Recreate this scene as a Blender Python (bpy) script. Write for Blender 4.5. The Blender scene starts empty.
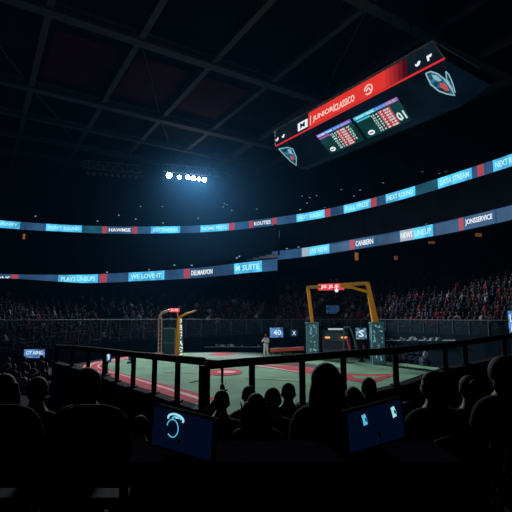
import bpy, bmesh, math, random
import numpy as np
from mathutils import Vector, Matrix
R = random.Random(7)
scene = bpy.context.scene
C = scene.collection

# ------------------------------------------------------------------ camera, world, exposure
FPX = 443.4                                   # focal length in pixels of the 512 px frame (60 degrees)
PITCH = math.atan((318 - 256) / FPX)
EYE = 3.5
cam_d = bpy.data.cameras.new('camera'); cam_d.sensor_width = 36; cam_d.lens = 36 * FPX / 512
cam_d.clip_start = 0.05; cam_d.clip_end = 500
cam = bpy.data.objects.new('camera', cam_d); C.objects.link(cam)
cam.location = (0, 0, EYE); cam.rotation_euler = (math.pi / 2 + PITCH, 0, 0)
scene.camera = cam
scene.view_settings.view_transform = 'Standard'; scene.view_settings.look = 'None'
scene.view_settings.gamma = 1; scene.view_settings.use_curve_mapping = False
scene.view_settings.exposure = 0
HAZE = 0.00016
world = bpy.data.worlds.new('night_air'); scene.world = world; world.use_nodes = True
wn = world.node_tree.nodes; wl = world.node_tree.links
wn['Background'].inputs[0].default_value = (0.02, 0.06, 0.14, 1); wn['Background'].inputs[1].default_value = 0.0
vs = wn.new('ShaderNodeVolumeScatter'); vs.inputs['Color'].default_value = (0.12, 0.44, 0.88, 1)
vs.inputs['Density'].default_value = HAZE; vs.inputs['Anisotropy'].default_value = 0.3
# thicker smoke hangs round the lit floodlights and thins out over 30 m
HAZE_C, HAZE_R, HAZE_PEAK = (-5.5, 66, 19.8), 30.0, 0.0009
gp = wn.new('ShaderNodeNewGeometry'); ds = wn.new('ShaderNodeVectorMath'); ds.operation = 'DISTANCE'; ds.inputs[1].default_value = HAZE_C
wl.new(gp.outputs['Position'], ds.inputs[0])
mr = wn.new('ShaderNodeMapRange'); mr.inputs['From Min'].default_value = 0; mr.inputs['From Max'].default_value = HAZE_R; mr.inputs['To Min'].default_value = 1; mr.inputs['To Max'].default_value = 0
wl.new(ds.outputs['Value'], mr.inputs['Value'])
pw = wn.new('ShaderNodeMath'); pw.operation = 'POWER'; pw.inputs[1].default_value = 1.8; wl.new(mr.outputs[0], pw.inputs[0])
ma = wn.new('ShaderNodeMath'); ma.operation = 'MULTIPLY_ADD'; ma.inputs[1].default_value = HAZE_PEAK; ma.inputs[2].default_value = HAZE
wl.new(pw.outputs[0], ma.inputs[0]); wl.new(ma.outputs[0], vs.inputs['Density'])
wl.new(vs.outputs[0], wn['World Output'].inputs['Volume'])
world.cycles.volume_step_size = 5.0; scene.cycles.volume_max_steps = 32
FLOOD_W = 23000            # each of the six lit floodlights

def spot(name, loc, target, watts, col, angle=112, blend=0.5, radius=0.3):
    d = bpy.data.lights.new(name, 'SPOT'); d.energy = watts; d.color = col
    d.spot_size = math.radians(angle); d.spot_blend = blend; d.shadow_soft_size = radius
    o = bpy.data.objects.new(name, d); C.objects.link(o)
    v = Vector(target) - Vector(loc)
    o.rotation_euler = v.to_track_quat('-Z', 'Y').to_euler(); o.location = loc
    return o

# added fill spots without fixtures, behind the photographer: brighten right crowd, gates and player
CROWD_W = 1700
spot('added_fill_spot', (10, -2, 29), (14, 47, 5), CROWD_W, (0.80, 0.88, 1.0), 46, 1.0, .8)
spot('added_fill_spot', (0, -4, 28), (0.5, 42, 2.5), 17000, (1.0, 0.97, 0.95), 34, .9, .5)
# ------------------------------------------------------------------ pixel -> place
def ray(px, py):
    x = (px - 256) / FPX; y = (256 - py) / FPX
    c, s = math.cos(PITCH), math.sin(PITCH)
    return Vector((x, c - s * y, s + c * y))
def at_y(px, py, Y):
    r = ray(px, py); return Vector((0, 0, EYE)) + r * (Y / r.y)
def at_z(px, py, Z):
    r = ray(px, py); return Vector((0, 0, EYE)) + r * ((Z - EYE) / r.z)
def X_at(px, Y): return at_y(px, 318, Y).x

# ------------------------------------------------------------------ materials
MATS = {}
def mat(name, col, rough=0.7, metal=0.0, noise=0.0, nscale=8.0, spec=0.08, bump=0.0):
    if name in MATS: return MATS[name]
    m = bpy.data.materials.new(name); m.use_nodes = True
    nt = m.node_tree; b = nt.nodes['Principled BSDF']
    b.inputs['Base Color'].default_value = (*col, 1); b.inputs['Roughness'].default_value = rough
    b.inputs['Metallic'].default_value = metal; b.inputs['Specular IOR Level'].default_value = spec
    if noise > 0 or bump > 0:
        tc = nt.nodes.new('ShaderNodeTexCoord'); n = nt.nodes.new('ShaderNodeTexNoise')
        n.inputs['Scale'].default_value = nscale; n.inputs['Detail'].default_value = 4
        nt.links.new(tc.outputs['Object'], n.inputs['Vector'])
        if noise > 0:
            cr = nt.nodes.new('ShaderNodeValToRGB')
            cr.color_ramp.elements[0].position = 0.3; cr.color_ramp.elements[1].position = 0.7
            cr.color_ramp.elements[0].color = (*[c * (1 - noise) for c in col], 1)
            cr.color_ramp.elements[1].color = (*[min(1, c * (1 + noise)) for c in col], 1)
            nt.links.new(n.outputs['Fac'], cr.inputs[0]); nt.links.new(cr.outputs[0], b.inputs['Base Color'])
        if bump > 0:
            bp = nt.nodes.new('ShaderNodeBump'); bp.inputs['Strength'].default_value = bump
            nt.links.new(n.outputs['Fac'], bp.inputs['Height']); nt.links.new(bp.outputs[0], b.inputs['Normal'])
    MATS[name] = m; return m

def glow(name, col, s=1.0):
    if name in MATS: return MATS[name]
    m = bpy.data.materials.new(name); m.use_nodes = True
    b = m.node_tree.nodes['Principled BSDF']
    b.inputs['Base Color'].default_value = (0.01, 0.01, 0.01, 1); b.inputs['Roughness'].default_value = 0.5
    b.inputs['Specular IOR Level'].default_value = 0.1
    b.inputs['Emission Color'].default_value = (*col, 1); b.inputs['Emission Strength'].default_value = s
    MATS[name] = m; return m

def led(name, col, vary=0.35, scale=3.0, s=1.0):
    """an LED wall whose picture varies in cells"""
    if name in MATS: return MATS[name]
    m = glow(name, col, s); nt = m.node_tree; b = nt.nodes['Principled BSDF']
    tc = nt.nodes.new('ShaderNodeTexCoord'); n = nt.nodes.new('ShaderNodeTexNoise'); n.inputs['Scale'].default_value = scale
    cr = nt.nodes.new('ShaderNodeValToRGB')
    cr.color_ramp.elements[0].position = 0.35; cr.color_ramp.elements[1].position = 0.65
    cr.color_ramp.elements[0].color = (*[c * (1 - vary) for c in col], 1)
    cr.color_ramp.elements[1].color = (*[c * (1 + vary) for c in col], 1)
    nt.links.new(tc.outputs['Object'], n.inputs['Vector']); nt.links.new(n.outputs['Fac'], cr.inputs[0])
    nt.links.new(cr.outputs[0], b.inputs['Emission Color'])
    return m

def sheer(name, col, opacity):
    m = bpy.data.materials.new(name); m.use_nodes = True; nt = m.node_tree
    b = nt.nodes['Principled BSDF']; b.inputs['Base Color'].default_value = (*col, 1); b.inputs['Roughness'].default_value = 0.8; b.inputs['Specular IOR Level'].default_value = 0.03
    t = nt.nodes.new('ShaderNodeBsdfTransparent'); mx = nt.nodes.new('ShaderNodeMixShader'); mx.inputs[0].default_value = opacity
    nt.links.new(t.outputs[0], mx.inputs[1]); nt.links.new(b.outputs[0], mx.inputs[2])
    nt.links.new(mx.outputs[0], nt.nodes['Material Output'].inputs['Surface']); MATS[name] = m
    return m

M_black = mat('black_paint', (0.007, 0.008, 0.010), 0.95, 0, 0, 1, 0.02)
M_rail = mat('rail_paint', (0.005, 0.006, 0.008), 0.8, 0, 0, 1, 0.03)
M_beam = mat('grey_steel', (0.13, 0.132, 0.145), 0.7, 0, 0.15, 2)
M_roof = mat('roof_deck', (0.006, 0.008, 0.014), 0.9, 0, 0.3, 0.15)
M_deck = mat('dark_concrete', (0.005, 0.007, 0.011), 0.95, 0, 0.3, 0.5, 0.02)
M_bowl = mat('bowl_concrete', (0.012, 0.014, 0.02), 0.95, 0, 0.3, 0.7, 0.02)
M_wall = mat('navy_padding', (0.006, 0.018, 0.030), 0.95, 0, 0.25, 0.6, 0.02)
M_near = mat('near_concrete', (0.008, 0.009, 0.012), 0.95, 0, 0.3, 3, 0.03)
M_turf = mat('turf', (0.15, 0.30, 0.185), 0.95, 0, 0.22, 0.45, 0.1, 0.15)
M_turf2 = mat('turf_worn', (0.19, 0.25, 0.21), 0.95, 0, 0.2, 0.6, 0.1)
M_red = mat('red_clay', (0.48, 0.045, 0.06), 0.95, 0, 0.25, 1.2, 0.1)
M_maroon = mat('dark_clay', (0.10, 0.055, 0.065), 0.95, 0, 0.25, 1.2, 0.1)
M_pink = mat('pink_line', (0.75, 0.42, 0.46), 0.9)
M_line = mat('white_line', (0.5, 0.52, 0.5), 0.9)
M_orange = mat('orange_steel', (0.95, 0.40, 0.04), 0.5)
M_orange_dark = mat('orange_steel_worn', (0.75, 0.36, 0.10), 0.6)
M_pale = mat('pale_steel', (0.75, 0.50, 0.45), 0.5)
M_teal = mat('teal_glass', (0.14, 0.33, 0.40), 0.25, 0, 0.5, 4, 0.6)
M_darkteal = mat('dark_teal_panel', (0.035, 0.10, 0.13), 0.5)
M_skin = mat('skin', (0.22, 0.12, 0.085), 0.7, 0, 0, 1, 0.1)
M_hair = mat('dark_hair', (0.010, 0.008, 0.007), 0.8, 0, 0, 1, 0.08)
M_navy = mat('navy_cloth', (0.008, 0.010, 0.017), 0.95, 0, 0, 1, 0.04)
M_charcoal = mat('charcoal_cloth', (0.008, 0.008, 0.009), 0.95, 0, 0, 1, 0.04)
M_darkred = mat('maroon_cloth', (0.016, 0.005, 0.006), 0.95, 0, 0, 1, 0.04)
M_seat = mat('seat_plastic', (0.009, 0.010, 0.013), 0.85, 0, 0, 1, 0.03)
M_white = mat('white_cloth', (0.85, 0.82, 0.8), 0.9)
G_white = glow('led_white', (0.85, 0.9, 0.95), 1.0)
G_red = glow('led_red', (0.50, 0.075, 0.11), 0.8)
G_blue = led('led_blue', (0.022, 0.070, 0.155), 0.3, 0.25, 1.15)
G_cyan = led('led_cyan', (0.075, 0.50, 0.82), 0.35, 0.6, 1.15)
G_teal = led('led_teal', (0.012, 0.10, 0.15), 0.3, 0.4, 0.8)
G_deep = glow('led_deep_blue', (0.01, 0.05, 0.16), 0.8)
G_pale = glow('led_pale', (0.40, 0.50, 0.62), 0.9)

# ------------------------------------------------------------------ mesh helpers
class MB:
    def __init__(s): s.v = []; s.f = []; s.mi = []
    def add(s, vs, fs, m=0):
        o = len(s.v); s.v += [tuple(p) for p in vs]; s.f += [tuple(i + o for i in f) for f in fs]; s.mi += [m] * len(fs)
    def hexa(s, b, t, m=0):                      # 4 bottom and 4 top points
        s.add(list(b) + list(t), [(3, 2, 1, 0), (4, 5, 6, 7), (0, 1, 5, 4), (1, 2, 6, 5), (2, 3, 7, 6), (3, 0, 4, 7)], m)
    def box(s, c, size, rz=0, m=0):
        c = Vector(c); hx, hy, hz = [a / 2 for a in size]; q = Matrix.Rotation(rz, 3, 'Z')
        P = [c + q @ Vector((x, y, z)) for z in (-hz, hz) for x, y in ((-hx, -hy), (hx, -hy), (hx, hy), (-hx, hy))]
        s.hexa(P[:4], P[4:], m)
    def bar(s, p, q, w, h, m=0, up=(0, 0, 1)):
        p = Vector(p); q = Vector(q); d = (q - p).normalized(); upv = Vector(up)
        if abs(d.dot(upv)) > 0.98: upv = Vector((0, 1, 0)) if abs(d.y) < .9 else Vector((1, 0, 0))
        a = d.cross(upv).normalized(); b = a.cross(d).normalized()
        r = [(-w / 2, -h / 2), (w / 2, -h / 2), (w / 2, h / 2), (-w / 2, h / 2)]
        s.hexa([p + a * x + b * y for x, y in r], [q + a * x + b * y for x, y in r], m)
    def tube(s, pts, r, n=10, m=0, cap=True):
        pts = [Vector(p) for p in pts]; rs = r if isinstance(r, (list, tuple)) else [r] * len(pts)
        vs = []; fs = []; prev = None
        for i, p in enumerate(pts):
            d = (pts[min(i + 1, len(pts) - 1)] - pts[max(i - 1, 0)]).normalized()
            if prev is None:
                a = d.orthogonal().normalized()
            else:
                a = (prev - d * prev.dot(d)).normalized()
            prev = a; b = d.cross(a)
            for k in range(n):
                t = 2 * math.pi * k / n; vs.append(p + (a * math.cos(t) + b * math.sin(t)) * rs[i])
        for i in range(len(pts) - 1):
            for k in range(n):
                k2 = (k + 1) % n; fs.append((i * n + k, i * n + k2, (i + 1) * n + k2, (i + 1) * n + k))
        if cap:
            fs.append(tuple(reversed(range(n)))); fs.append(tuple(range((len(pts) - 1) * n, len(pts) * n)))
        s.add(vs, fs, m)
    def ball(s, c, r, nu=12, nv=8, m=0):
        c = Vector(c); r = (r, r, r) if not isinstance(r, (tuple, list)) else r
        vs = [c + Vector((0, 0, -r[2]))]; fs = []
        for j in range(1, nv):
            ph = -math.pi / 2 + math.pi * j / nv
            for i in range(nu):
                th = 2 * math.pi * i / nu
                vs.append(c + Vector((r[0] * math.cos(ph) * math.cos(th), r[1] * math.cos(ph) * math.sin(th), r[2] * math.sin(ph))))
        vs.append(c + Vector((0, 0, r[2]))); top = len(vs) - 1
        for i in range(nu):
            i2 = (i + 1) % nu; fs.append((0, 1 + i2, 1 + i)); fs.append((top, 1 + (nv - 2) * nu + i, 1 + (nv - 2) * nu + i2))
            for j in range(nv - 2):
                a = 1 + j * nu; fs.append((a + i, a + i2, a + nu + i2, a + nu + i))
        s.add(vs, fs, m)
    def prism(s, poly, z0, z1, m=0):             # horizontal outline given thickness
        n = len(poly)
        vs = [(p[0], p[1], z0) for p in poly] + [(p[0], p[1], z1) for p in poly]
        fs = [tuple(reversed(range(n))), tuple(range(n, 2 * n))] + [(i, (i + 1) % n, n + (i + 1) % n, n + i) for i in range(n)]
        s.add(vs, fs, m)
    def slab(s, poly, nrm, th, m=0):             # any planar outline given thickness along nrm
        nrm = Vector(nrm).normalized() * th; n = len(poly)
        vs = [Vector(p) for p in poly] + [Vector(p) + nrm for p in poly]
        fs = [tuple(reversed(range(n))), tuple(range(n, 2 * n))] + [(i, (i + 1) % n, n + (i + 1) % n, n + i) for i in range(n)]
        s.add(vs, fs, m)
    def build(s, name, mats, parent=None, smooth=False, bevel=0, loc=None):
        me = bpy.data.meshes.new(name)
        vs = s.v
        if loc is not None: vs = [(a - loc[0], b - loc[1], c - loc[2]) for a, b, c in vs]
        me.from_pydata(vs, [], s.f)
        for mm in (mats if isinstance(mats, (list, tuple)) else [mats]): me.materials.append(mm)
        if len(me.materials) > 1: me.polygons.foreach_set('material_index', s.mi)
        bm = bmesh.new(); bm.from_mesh(me); bmesh.ops.recalc_face_normals(bm, faces=bm.faces); bm.to_mesh(me); bm.free()
        if smooth: me.polygons.foreach_set('use_smooth', [True] * len(me.polygons))
        me.update()
        o = bpy.data.objects.new(name, me); C.objects.link(o)
        if loc is not None: o.location = loc
        if parent is not None: o.parent = parent
        if bevel:
            bv = o.modifiers.new('edge', 'BEVEL'); bv.width = bevel; bv.segments = 2; bv.limit_method = 'ANGLE'
        return o

def tag(o, label=None, cat=None, group=None, kind=None):
    for k, v in (('label', label), ('category', cat), ('group', group), ('kind', kind)):
        if v: o[k] = v
    return o
def empty(name, label, cat, loc=(0, 0, 0), rz=0, group=None):
    o = bpy.data.objects.new(name, None); C.objects.link(o); o.empty_display_size = 0.2
    o.location = loc; o.rotation_euler = (0, 0, rz)
    return tag(o, label, cat, group)
def struct(mb, name, m, label, cat='structure', **k):
    return tag(mb.build(name, m, **k), label, cat, kind='structure')
def copy_tree(o, parent=None):
    c = o.copy(); C.objects.link(c)
    if parent is not None: c.parent = parent
    for ch in [x for x in o.children]: copy_tree(ch, c)
    return c

def text_mesh(s, size=1.0, depth=0.02, bold=0.0):
    cu = bpy.data.curves.new('lettering', 'FONT'); cu.body = s; cu.size = size; cu.extrude = depth / 2; cu.offset = bold
    cu.align_x = 'CENTER'; cu.align_y = 'CENTER'; cu.resolution_u = 2
    o = bpy.data.objects.new('lettering', cu); C.objects.link(o)
    dg = bpy.context.evaluated_depsgraph_get(); dg.update()
    me = bpy.data.meshes.new_from_object(o.evaluated_get(dg))
    bpy.data.objects.remove(o); bpy.data.curves.remove(cu)
    return me
def lettering(s, m, mapping, parent=None, width=None, height=None, depth=0.02, name='lettering', bold=0.02):
    """text fitted to width x height, its points carried by mapping(x, y, z) -> place"""
    me = text_mesh(s, 1.0, depth, bold)
    n = len(me.vertices); co = np.empty(n * 3); me.vertices.foreach_get('co', co); co = co.reshape(n, 3)
    lo, hi = co.min(0), co.max(0); mid = (lo + hi) / 2
    co[:, :2] -= mid[:2]
    if width: co[:, 0] *= width / (hi[0] - lo[0])
    if height: co[:, 1] *= height / (hi[1] - lo[1])
    out = np.array([tuple(mapping(*p)) for p in co])
    me.vertices.foreach_set('co', out.ravel()); me.materials.clear(); me.materials.append(m); me.update()
    o = bpy.data.objects.new(name, me); C.objects.link(o)
    if parent is not None: o.parent = parent
    return o

# ------------------------------------------------------------------ plan curves of the bowl
def smooth_path(pts, n=160):
    P = np.array(pts, float); t = np.concatenate([[0], np.cumsum(np.linalg.norm(np.diff(P, axis=0), axis=1))])
    tt = np.linspace(0, t[-1], n); out = np.empty((n, 2))
    for k in range(2):                            # Catmull-Rom through the points
        m = np.gradient(P[:, k], t)
        i = np.clip(np.searchsorted(t, tt, 'right') - 1, 0, len(t) - 2); h = t[i + 1] - t[i]; s = (tt - t[i]) / h
        out[:, k] = (2 * s**3 - 3 * s**2 + 1) * P[i, k] + (s**3 - 2 * s**2 + s) * h * m[i] + (-2 * s**3 + 3 * s**2) * P[i + 1, k] + (s**3 - s**2) * h * m[i + 1]
    return out
class Path:
    def __init__(s, pts, n=200):
        s.p = smooth_path(pts, n); s.t = np.concatenate([[0], np.cumsum(np.linalg.norm(np.diff(s.p, axis=0), axis=1))]); s.L = s.t[-1]
        d = np.gradient(s.p, s.t, axis=0); d /= np.linalg.norm(d, axis=1)[:, None]
        s.d = d; s.n = np.stack([-d[:, 1], d[:, 0]], 1)            # left of travel (left to right in the picture) = away from the field
    def at(s, a, off=0):
        p = [np.interp(a, s.t, s.p[:, k]) for k in range(2)]; n = np.array([np.interp(a, s.t, s.n[:, k]) for k in range(2)]); n /= np.linalg.norm(n)
        return Vector((p[0] + n[0] * off, p[1] + n[1] * off, 0)), Vector((n[0], n[1], 0))
    def s_of_px(s, px):                            # arc length where the curve crosses picture column px (at eye level)
        c = s.p[:, 0] / (s.p[:, 1]) * FPX * 1.0097 + 256
        return float(np.interp(px, c, s.t))
def loft(path, prof, m, name, a0=None, a1=None, step=1.0, label='', cat='stand'):
    a0 = 0 if a0 is None else a0; a1 = path.L if a1 is None else a1
    n = max(2, int((a1 - a0) / step)); mb = MB(); k = None; vs = []
    for i in range(n + 1):
        a = a0 + (a1 - a0) * i / n; pr = prof(a) if callable(prof) else prof; k = len(pr)
        for d, z in pr:
            p, _ = path.at(a, d); vs.append((p.x, p.y, z))
    fs = [(i * k + j, i * k + j + 1, (i + 1) * k + j + 1, (i + 1) * k + j) for i in range(n) for j in range(k - 1)]
    mb.add(vs, fs)
    return struct(mb, name, m, label, cat)

Z_UP, Z_LL, Z_LR = EYE + 14, EYE + 5.8, EYE + 8.5
def from_px(lst, Z): return [tuple(at_z(px, py, Z).xy) for px, py in lst]
UP = Path([(-60, 20), (-58, 38), (-49, 57)] + from_px([(0, 224), (60, 228), (115, 230), (150, 230), (215, 228), (266, 222.5), (313.5, 215.5), (361, 205.5), (406, 193.5), (447, 181), (482, 169.8), (509, 161)], Z_UP) + [(25.0, 31), (26, 22), (26, 10)])
LL = Path([(-55, 24), (-54, 40), (-47.5, 56)] + [(-38.0, 65.2), (-27.2, 66.4), (-16.4, 62.3), (-7.2, 56.8), (-1.0, 51.1), (2.15, 48.2)])
LR = Path([(2.2, 60.8), (6.5, 57), (12.2, 49.9), (16.5, 43.8), (19.5, 38.2), (21.0, 34.5), (22.8, 27), (23.6, 18), (23.6, 8)])
WALL = Path([(-21.5, 12), (-20, 20)] + [(X_at(px, D), D) for px, D in ((0, 29), (50, 33), (95, 38.6), (130, 44.2), (180, 48.6), (240, 49), (300, 47.8), (345, 44.4), (390, 39.4), (440, 33.4), (490, 28.8))] + [(18.2, 23), (19.2, 16), (19.2, 6)])
ROOF_Z = EYE + 27.6

# ------------------------------------------------------------------ roof, decks, walls
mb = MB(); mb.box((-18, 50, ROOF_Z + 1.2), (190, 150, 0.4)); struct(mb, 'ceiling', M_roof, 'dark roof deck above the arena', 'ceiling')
UV = Vector((-0.53, 0.848, 0)); VV = Vector((0.848, 0.53, 0))
def uv(u, v, z): return UV * u + VV * v + Vector((0, 0, z))
def truss(u, w, deep, v0=-45, v1=75):
    mb = MB(); mb.bar(uv(u, v0, ROOF_Z), uv(u, v1, ROOF_Z), w, 0.34); mb.bar(uv(u, v0, ROOF_Z - 0.17 + deep), uv(u, v1, ROOF_Z - 0.17 + deep), w * .8, 0.2)
    mb.bar(uv(u, v0, ROOF_Z + deep / 2), uv(u, v1, ROOF_Z + deep / 2), 0.06, deep)
    return mb
for u, w in ((9.3, 1.1), (25.3, 1.1), (41.3, 1.1), (57.4, 1.1)):
    struct(truss(u, w, 1.1), 'ceiling_beam', M_beam, 'wide grey main beam crossing under the dark roof', 'beam')
for u, w in ((66.3, 0.55), (74.5, 0.5), (83, 0.5)):
    struct(truss(u, w, 0.8), 'ceiling_beam', M_beam, 'narrow grey far beam crossing under the dark roof', 'beam')
for v in (-28.6, -20.5, -12.5, -4.5, 3.6, 12.0, 20.1, 27.8, 36, 44, 52):
    mb = MB(); mb.bar(uv(-10, v, ROOF_Z + 0.32), uv(95, v, ROOF_Z + 0.32), 0.62, 0.36); mb.bar(uv(-10, v, ROOF_Z + 0.85), uv(95, v, ROOF_Z + 0.85), 0.4, 0.7)
    struct(mb, 'ceiling_beam', M_beam, 'grey purlin running away under the dark roof', 'beam')
for u, v0 in ((41.3, -4.5), (41.3, 12), (57.4, 3.6), (57.4, 20.1), (25.3, 27.8)):   # diagonal braces
    mb = MB(); mb.tube([uv(u + 0.4, v0 + 0.2, ROOF_Z + 0.2), uv(u + 7.6, v0 + 3.9, ROOF_Z + 0.5), uv(u + 8.4, v0 + 4.1, ROOF_Z + 0.5), uv(u + 15.6, v0 + 7.8, ROOF_Z + 0.2)], 0.055, 6)
    struct(mb, 'ceiling_brace', M_beam, 'thin diagonal brace between the roof beams', 'brace')
M_banner = mat('dull_red_fabric', (0.075, 0.008, 0.016), 0.9, 0, 0.3, 0.3)
for i, (u, v, lab) in enumerate(((50, 7.8, 'dull red fabric panel under the roof, the one furthest from the scoreboard'), (50, 16, 'dull red fabric panel under the roof, between the other two'), (50, 24, 'dull red fabric panel under the roof, the one nearest the scoreboard'))):
    mb = MB(); mb.slab([uv(u - 5, v - 3.2, ROOF_Z + .8), uv(u + 5, v - 3.2, ROOF_Z + .8), uv(u + 5, v + 3.2, ROOF_Z + .8), uv(u - 5, v + 3.2, ROOF_Z + .8)], (0, 0, 1), 0.08)
    tag(mb.build('roof_banner', M_banner), lab, 'banner', 'red panels under the roof')

def steps(d0, z0, n, dd, dz):
    o = []
    for j in range(n): o += [(d0 + j * dd, z0 + j * dz), (d0 + j * dd, z0 + (j + 1) * dz)]
    return o + [(d0 + n * dd, z0 + n * dz)]
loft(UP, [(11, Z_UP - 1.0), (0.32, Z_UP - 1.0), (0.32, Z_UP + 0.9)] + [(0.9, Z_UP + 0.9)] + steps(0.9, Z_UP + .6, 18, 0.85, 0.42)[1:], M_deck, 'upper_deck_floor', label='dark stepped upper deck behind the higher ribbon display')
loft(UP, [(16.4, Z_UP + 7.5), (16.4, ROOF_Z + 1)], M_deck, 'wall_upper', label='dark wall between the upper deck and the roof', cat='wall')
def mid_deck(path, Z):
    def prof(a):
        k = min(1, max(.02, (path.L - a) / 9)) if path is LL else 1
        return [(.32 + (d_ - .32) * k if d_ > .32 else d_, z_ if z_ < Z + .81 else Z + .8 + (z_ - Z - .8) * k) for d_, z_ in prof0(a)]
    def prof0(a):
        p, _ = path.at(a, 0); gap = float(np.min(np.hypot(UP.p[:, 0] - p.x, UP.p[:, 1] - p.y))); w = max(1.0, gap - 0.7)
        n = 8; d = max(0.05, (w - .9) / n); rz = min(.34, d * .42)
        return [(10, Z - 0.9), (0.32, Z - 0.9), (0.32, Z + 0.8), (0.9, Z + 0.8)] + steps(0.9, Z + .5, n, d, rz)[1:] + [(0.9 + n * d, Z_UP - 0.9)]
    return prof
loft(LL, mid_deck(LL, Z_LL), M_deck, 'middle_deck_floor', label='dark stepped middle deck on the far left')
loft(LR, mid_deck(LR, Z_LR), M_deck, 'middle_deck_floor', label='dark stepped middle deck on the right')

mb = MB(); p0_, n0_ = LR.at(0.0, .34); d0_ = Vector((n0_.y, -n0_.x, 0)); p1_ = p0_ + n0_ * 5.0
mb.hexa([Vector((q.x, q.y, Z_LR - .9)) for q in (p0_, p0_ + d0_ * .35, p1_ + d0_ * .35, p1_)], [Vector((q.x, q.y, Z_UP - 1.0)) for q in (p0_, p0_ + d0_ * .35, p1_ + d0_ * .35, p1_)])
struct(mb, 'wall_pier', M_deck, 'dark end wall where the lower ribbons step', 'wall')
NROW, DD = 18, 0.82
def rise(a):
    px = np.interp(a, WALL.t, WALL.p[:, 0] / np.maximum(WALL.p[:, 1], 1) * FPX + 256)
    return float(np.interp(px, (0, 60, 130, 220, 330, 430), (0.17, 0.20, 0.26, 0.29, 0.33, 0.37)))
def zb(a): return float(np.interp(np.interp(a, WALL.t, WALL.p[:, 0] / np.maximum(WALL.p[:, 1], 1) * FPX + 256), (190, 330), (1.35, 2.35)))
def back_top(a): return float(np.interp(np.interp(a, WALL.t, WALL.p[:, 0] / np.maximum(WALL.p[:, 1], 1) * FPX + 256), (0, 60, 130, 255, 290), (6.0, 6.6, 8.0, Z_LL - 1.1, Z_LR - 1.0)))
ZB = 2.35                                         # top of the padded wall = first row
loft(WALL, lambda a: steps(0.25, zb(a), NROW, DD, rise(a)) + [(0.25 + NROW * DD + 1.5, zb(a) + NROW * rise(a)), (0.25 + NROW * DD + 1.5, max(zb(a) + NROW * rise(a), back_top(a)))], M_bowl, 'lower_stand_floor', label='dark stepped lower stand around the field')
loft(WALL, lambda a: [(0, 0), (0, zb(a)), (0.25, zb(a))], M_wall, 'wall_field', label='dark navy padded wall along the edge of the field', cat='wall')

# ground and field (each layer 1 cm thick or more so nothing is coplanar)
def ground(name, pix, z, m, label, cat, pts=None):
    P = pts if pts else [tuple(at_z(px, py, 0).xy) for px, py in pix]
    mb = MB(); mb.prism(P, z - 0.05, z); return struct(mb, name, m, label, cat)
mb = MB(); mb.box((-12, 40, -0.3), (130, 110, 0.5)); struct(mb, 'floor', mat('apron', (0.010, 0.012, 0.017), 0.95, 0, 0.2, 0.6), 'dark apron floor around the playing field', 'floor')
turf = [(-2.0, 17.2), (-7.6, 27.2), (-11.3, 33.2), (-11.6, 36.4), (-9.0, 45.6), (-3, 47), (4, 46.2), (9, 40), (12.9, 33), (14.8, 27), (15.5, 17), (10, 9), (2, 11)]
ground('turf_ground', None, 0.0, M_turf, 'green turf of the baseball field', 'field', turf)
def strip(A, off0, off1):
    """band beside polyline A between two offsets to its left"""
    P = np.array(A, float); d = np.gradient(P, axis=0); d /= np.linalg.norm(d, axis=1)[:, None]; n = np.stack([-d[:, 1], d[:, 0]], 1)
    return [tuple(p) for p in P + n * off0] + [tuple(p) for p in (P + n * off1)[::-1]]
edge = smooth_path([(-1.6, 20.0), (-4.4, 23.7), (-7.4, 27.6), (-10.2, 31.2), (-11.3, 33.2), (-11.7, 35), (-11.3, 37.6), (-10.3, 41.5), (-8.9, 46.4)], 40)
def band(name, a, b, z, m, label): 
    mb = MB(); n = len(edge); d = np.gradient(edge, axis=0); d /= np.linalg.norm(d, axis=1)[:, None]; nr = np.stack([-d[:, 1], d[:, 0]], 1)
    k = np.interp(np.arange(n), (0, n * .45, n - 1), (1, .34, .3))[:, None]
    P = [tuple(p) for p in edge + nr * a * k] + [tuple(p) for p in (edge + nr * b * k)[::-1]]
    vs = [(x, y, zz) for zz in (z - .03, z) for x, y in P]; N = 2 * n; fs = []
    for i in range(n - 1):
        j = N - 1 - i
        fs += [(N + i, N + i + 1, N + j - 1, N + j), (i, j, j - 1, i + 1), (i, i + 1, N + i + 1, N + i), (j, N + j, N + j - 1, j - 1)]
    mb.add(vs, fs); struct(mb, name, m, label, 'field')
band('track_ground', 0.0, 4.0, 0.012, M_red, 'red warning track along the near edge of the turf')
band('track_line', 0.5, 0.85, 0.02, M_pink, 'pale line along the inner edge of the red warning track')
band('track_line', 2.2, 2.9, 0.02, M_pink, 'broad pale line along the outer edge of the red warning track')
band('track_line', 3.5, 3.62, 0.02, M_line, 'thin pale line at the very outside of the red warning track')
def disc(cx, cy, rx, ry, n=40): return [(cx + rx * math.cos(2 * math.pi * i / n), cy + ry * math.sin(2 * math.pi * i / n)) for i in range(n)]
ground('mound_ground', None, 0.03, M_red, 'round red mound patch on the green turf', 'field', disc(-2.0, 29.6, 1.12, 1.75))
ground('mound_ground', None, 0.05, M_pink, 'pale worn centre of the round red mound', 'field', disc(-1.9, 29.5, 0.62, 0.6))
ground('far_ground', None, 0.012, M_turf2, 'worn pale strip of ground by the far wall', 'field', [tuple(at_z(*p, 0).xy) for p in ((185, 353.2), (200, 358.5), (262, 360), (268, 353), (240, 352.3))])
ground('far_ground', None, 0.03, M_red, 'red patch on the worn strip by the far wall', 'field', [tuple(at_z(*p, 0).xy) for p in ((209, 354.5), (222, 355.6), (236, 354.6), (230, 353.2), (216, 353.2))])
ground('infield_ground', None, 0.012, M_maroon, 'dark brown dirt band behind the red infield', 'field', [tuple(at_z(*p, 0).xy) for p in ((262, 363.3), (300, 366.5), (345, 371), (345, 368.4), (300, 362.6), (275, 361.8))])
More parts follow.
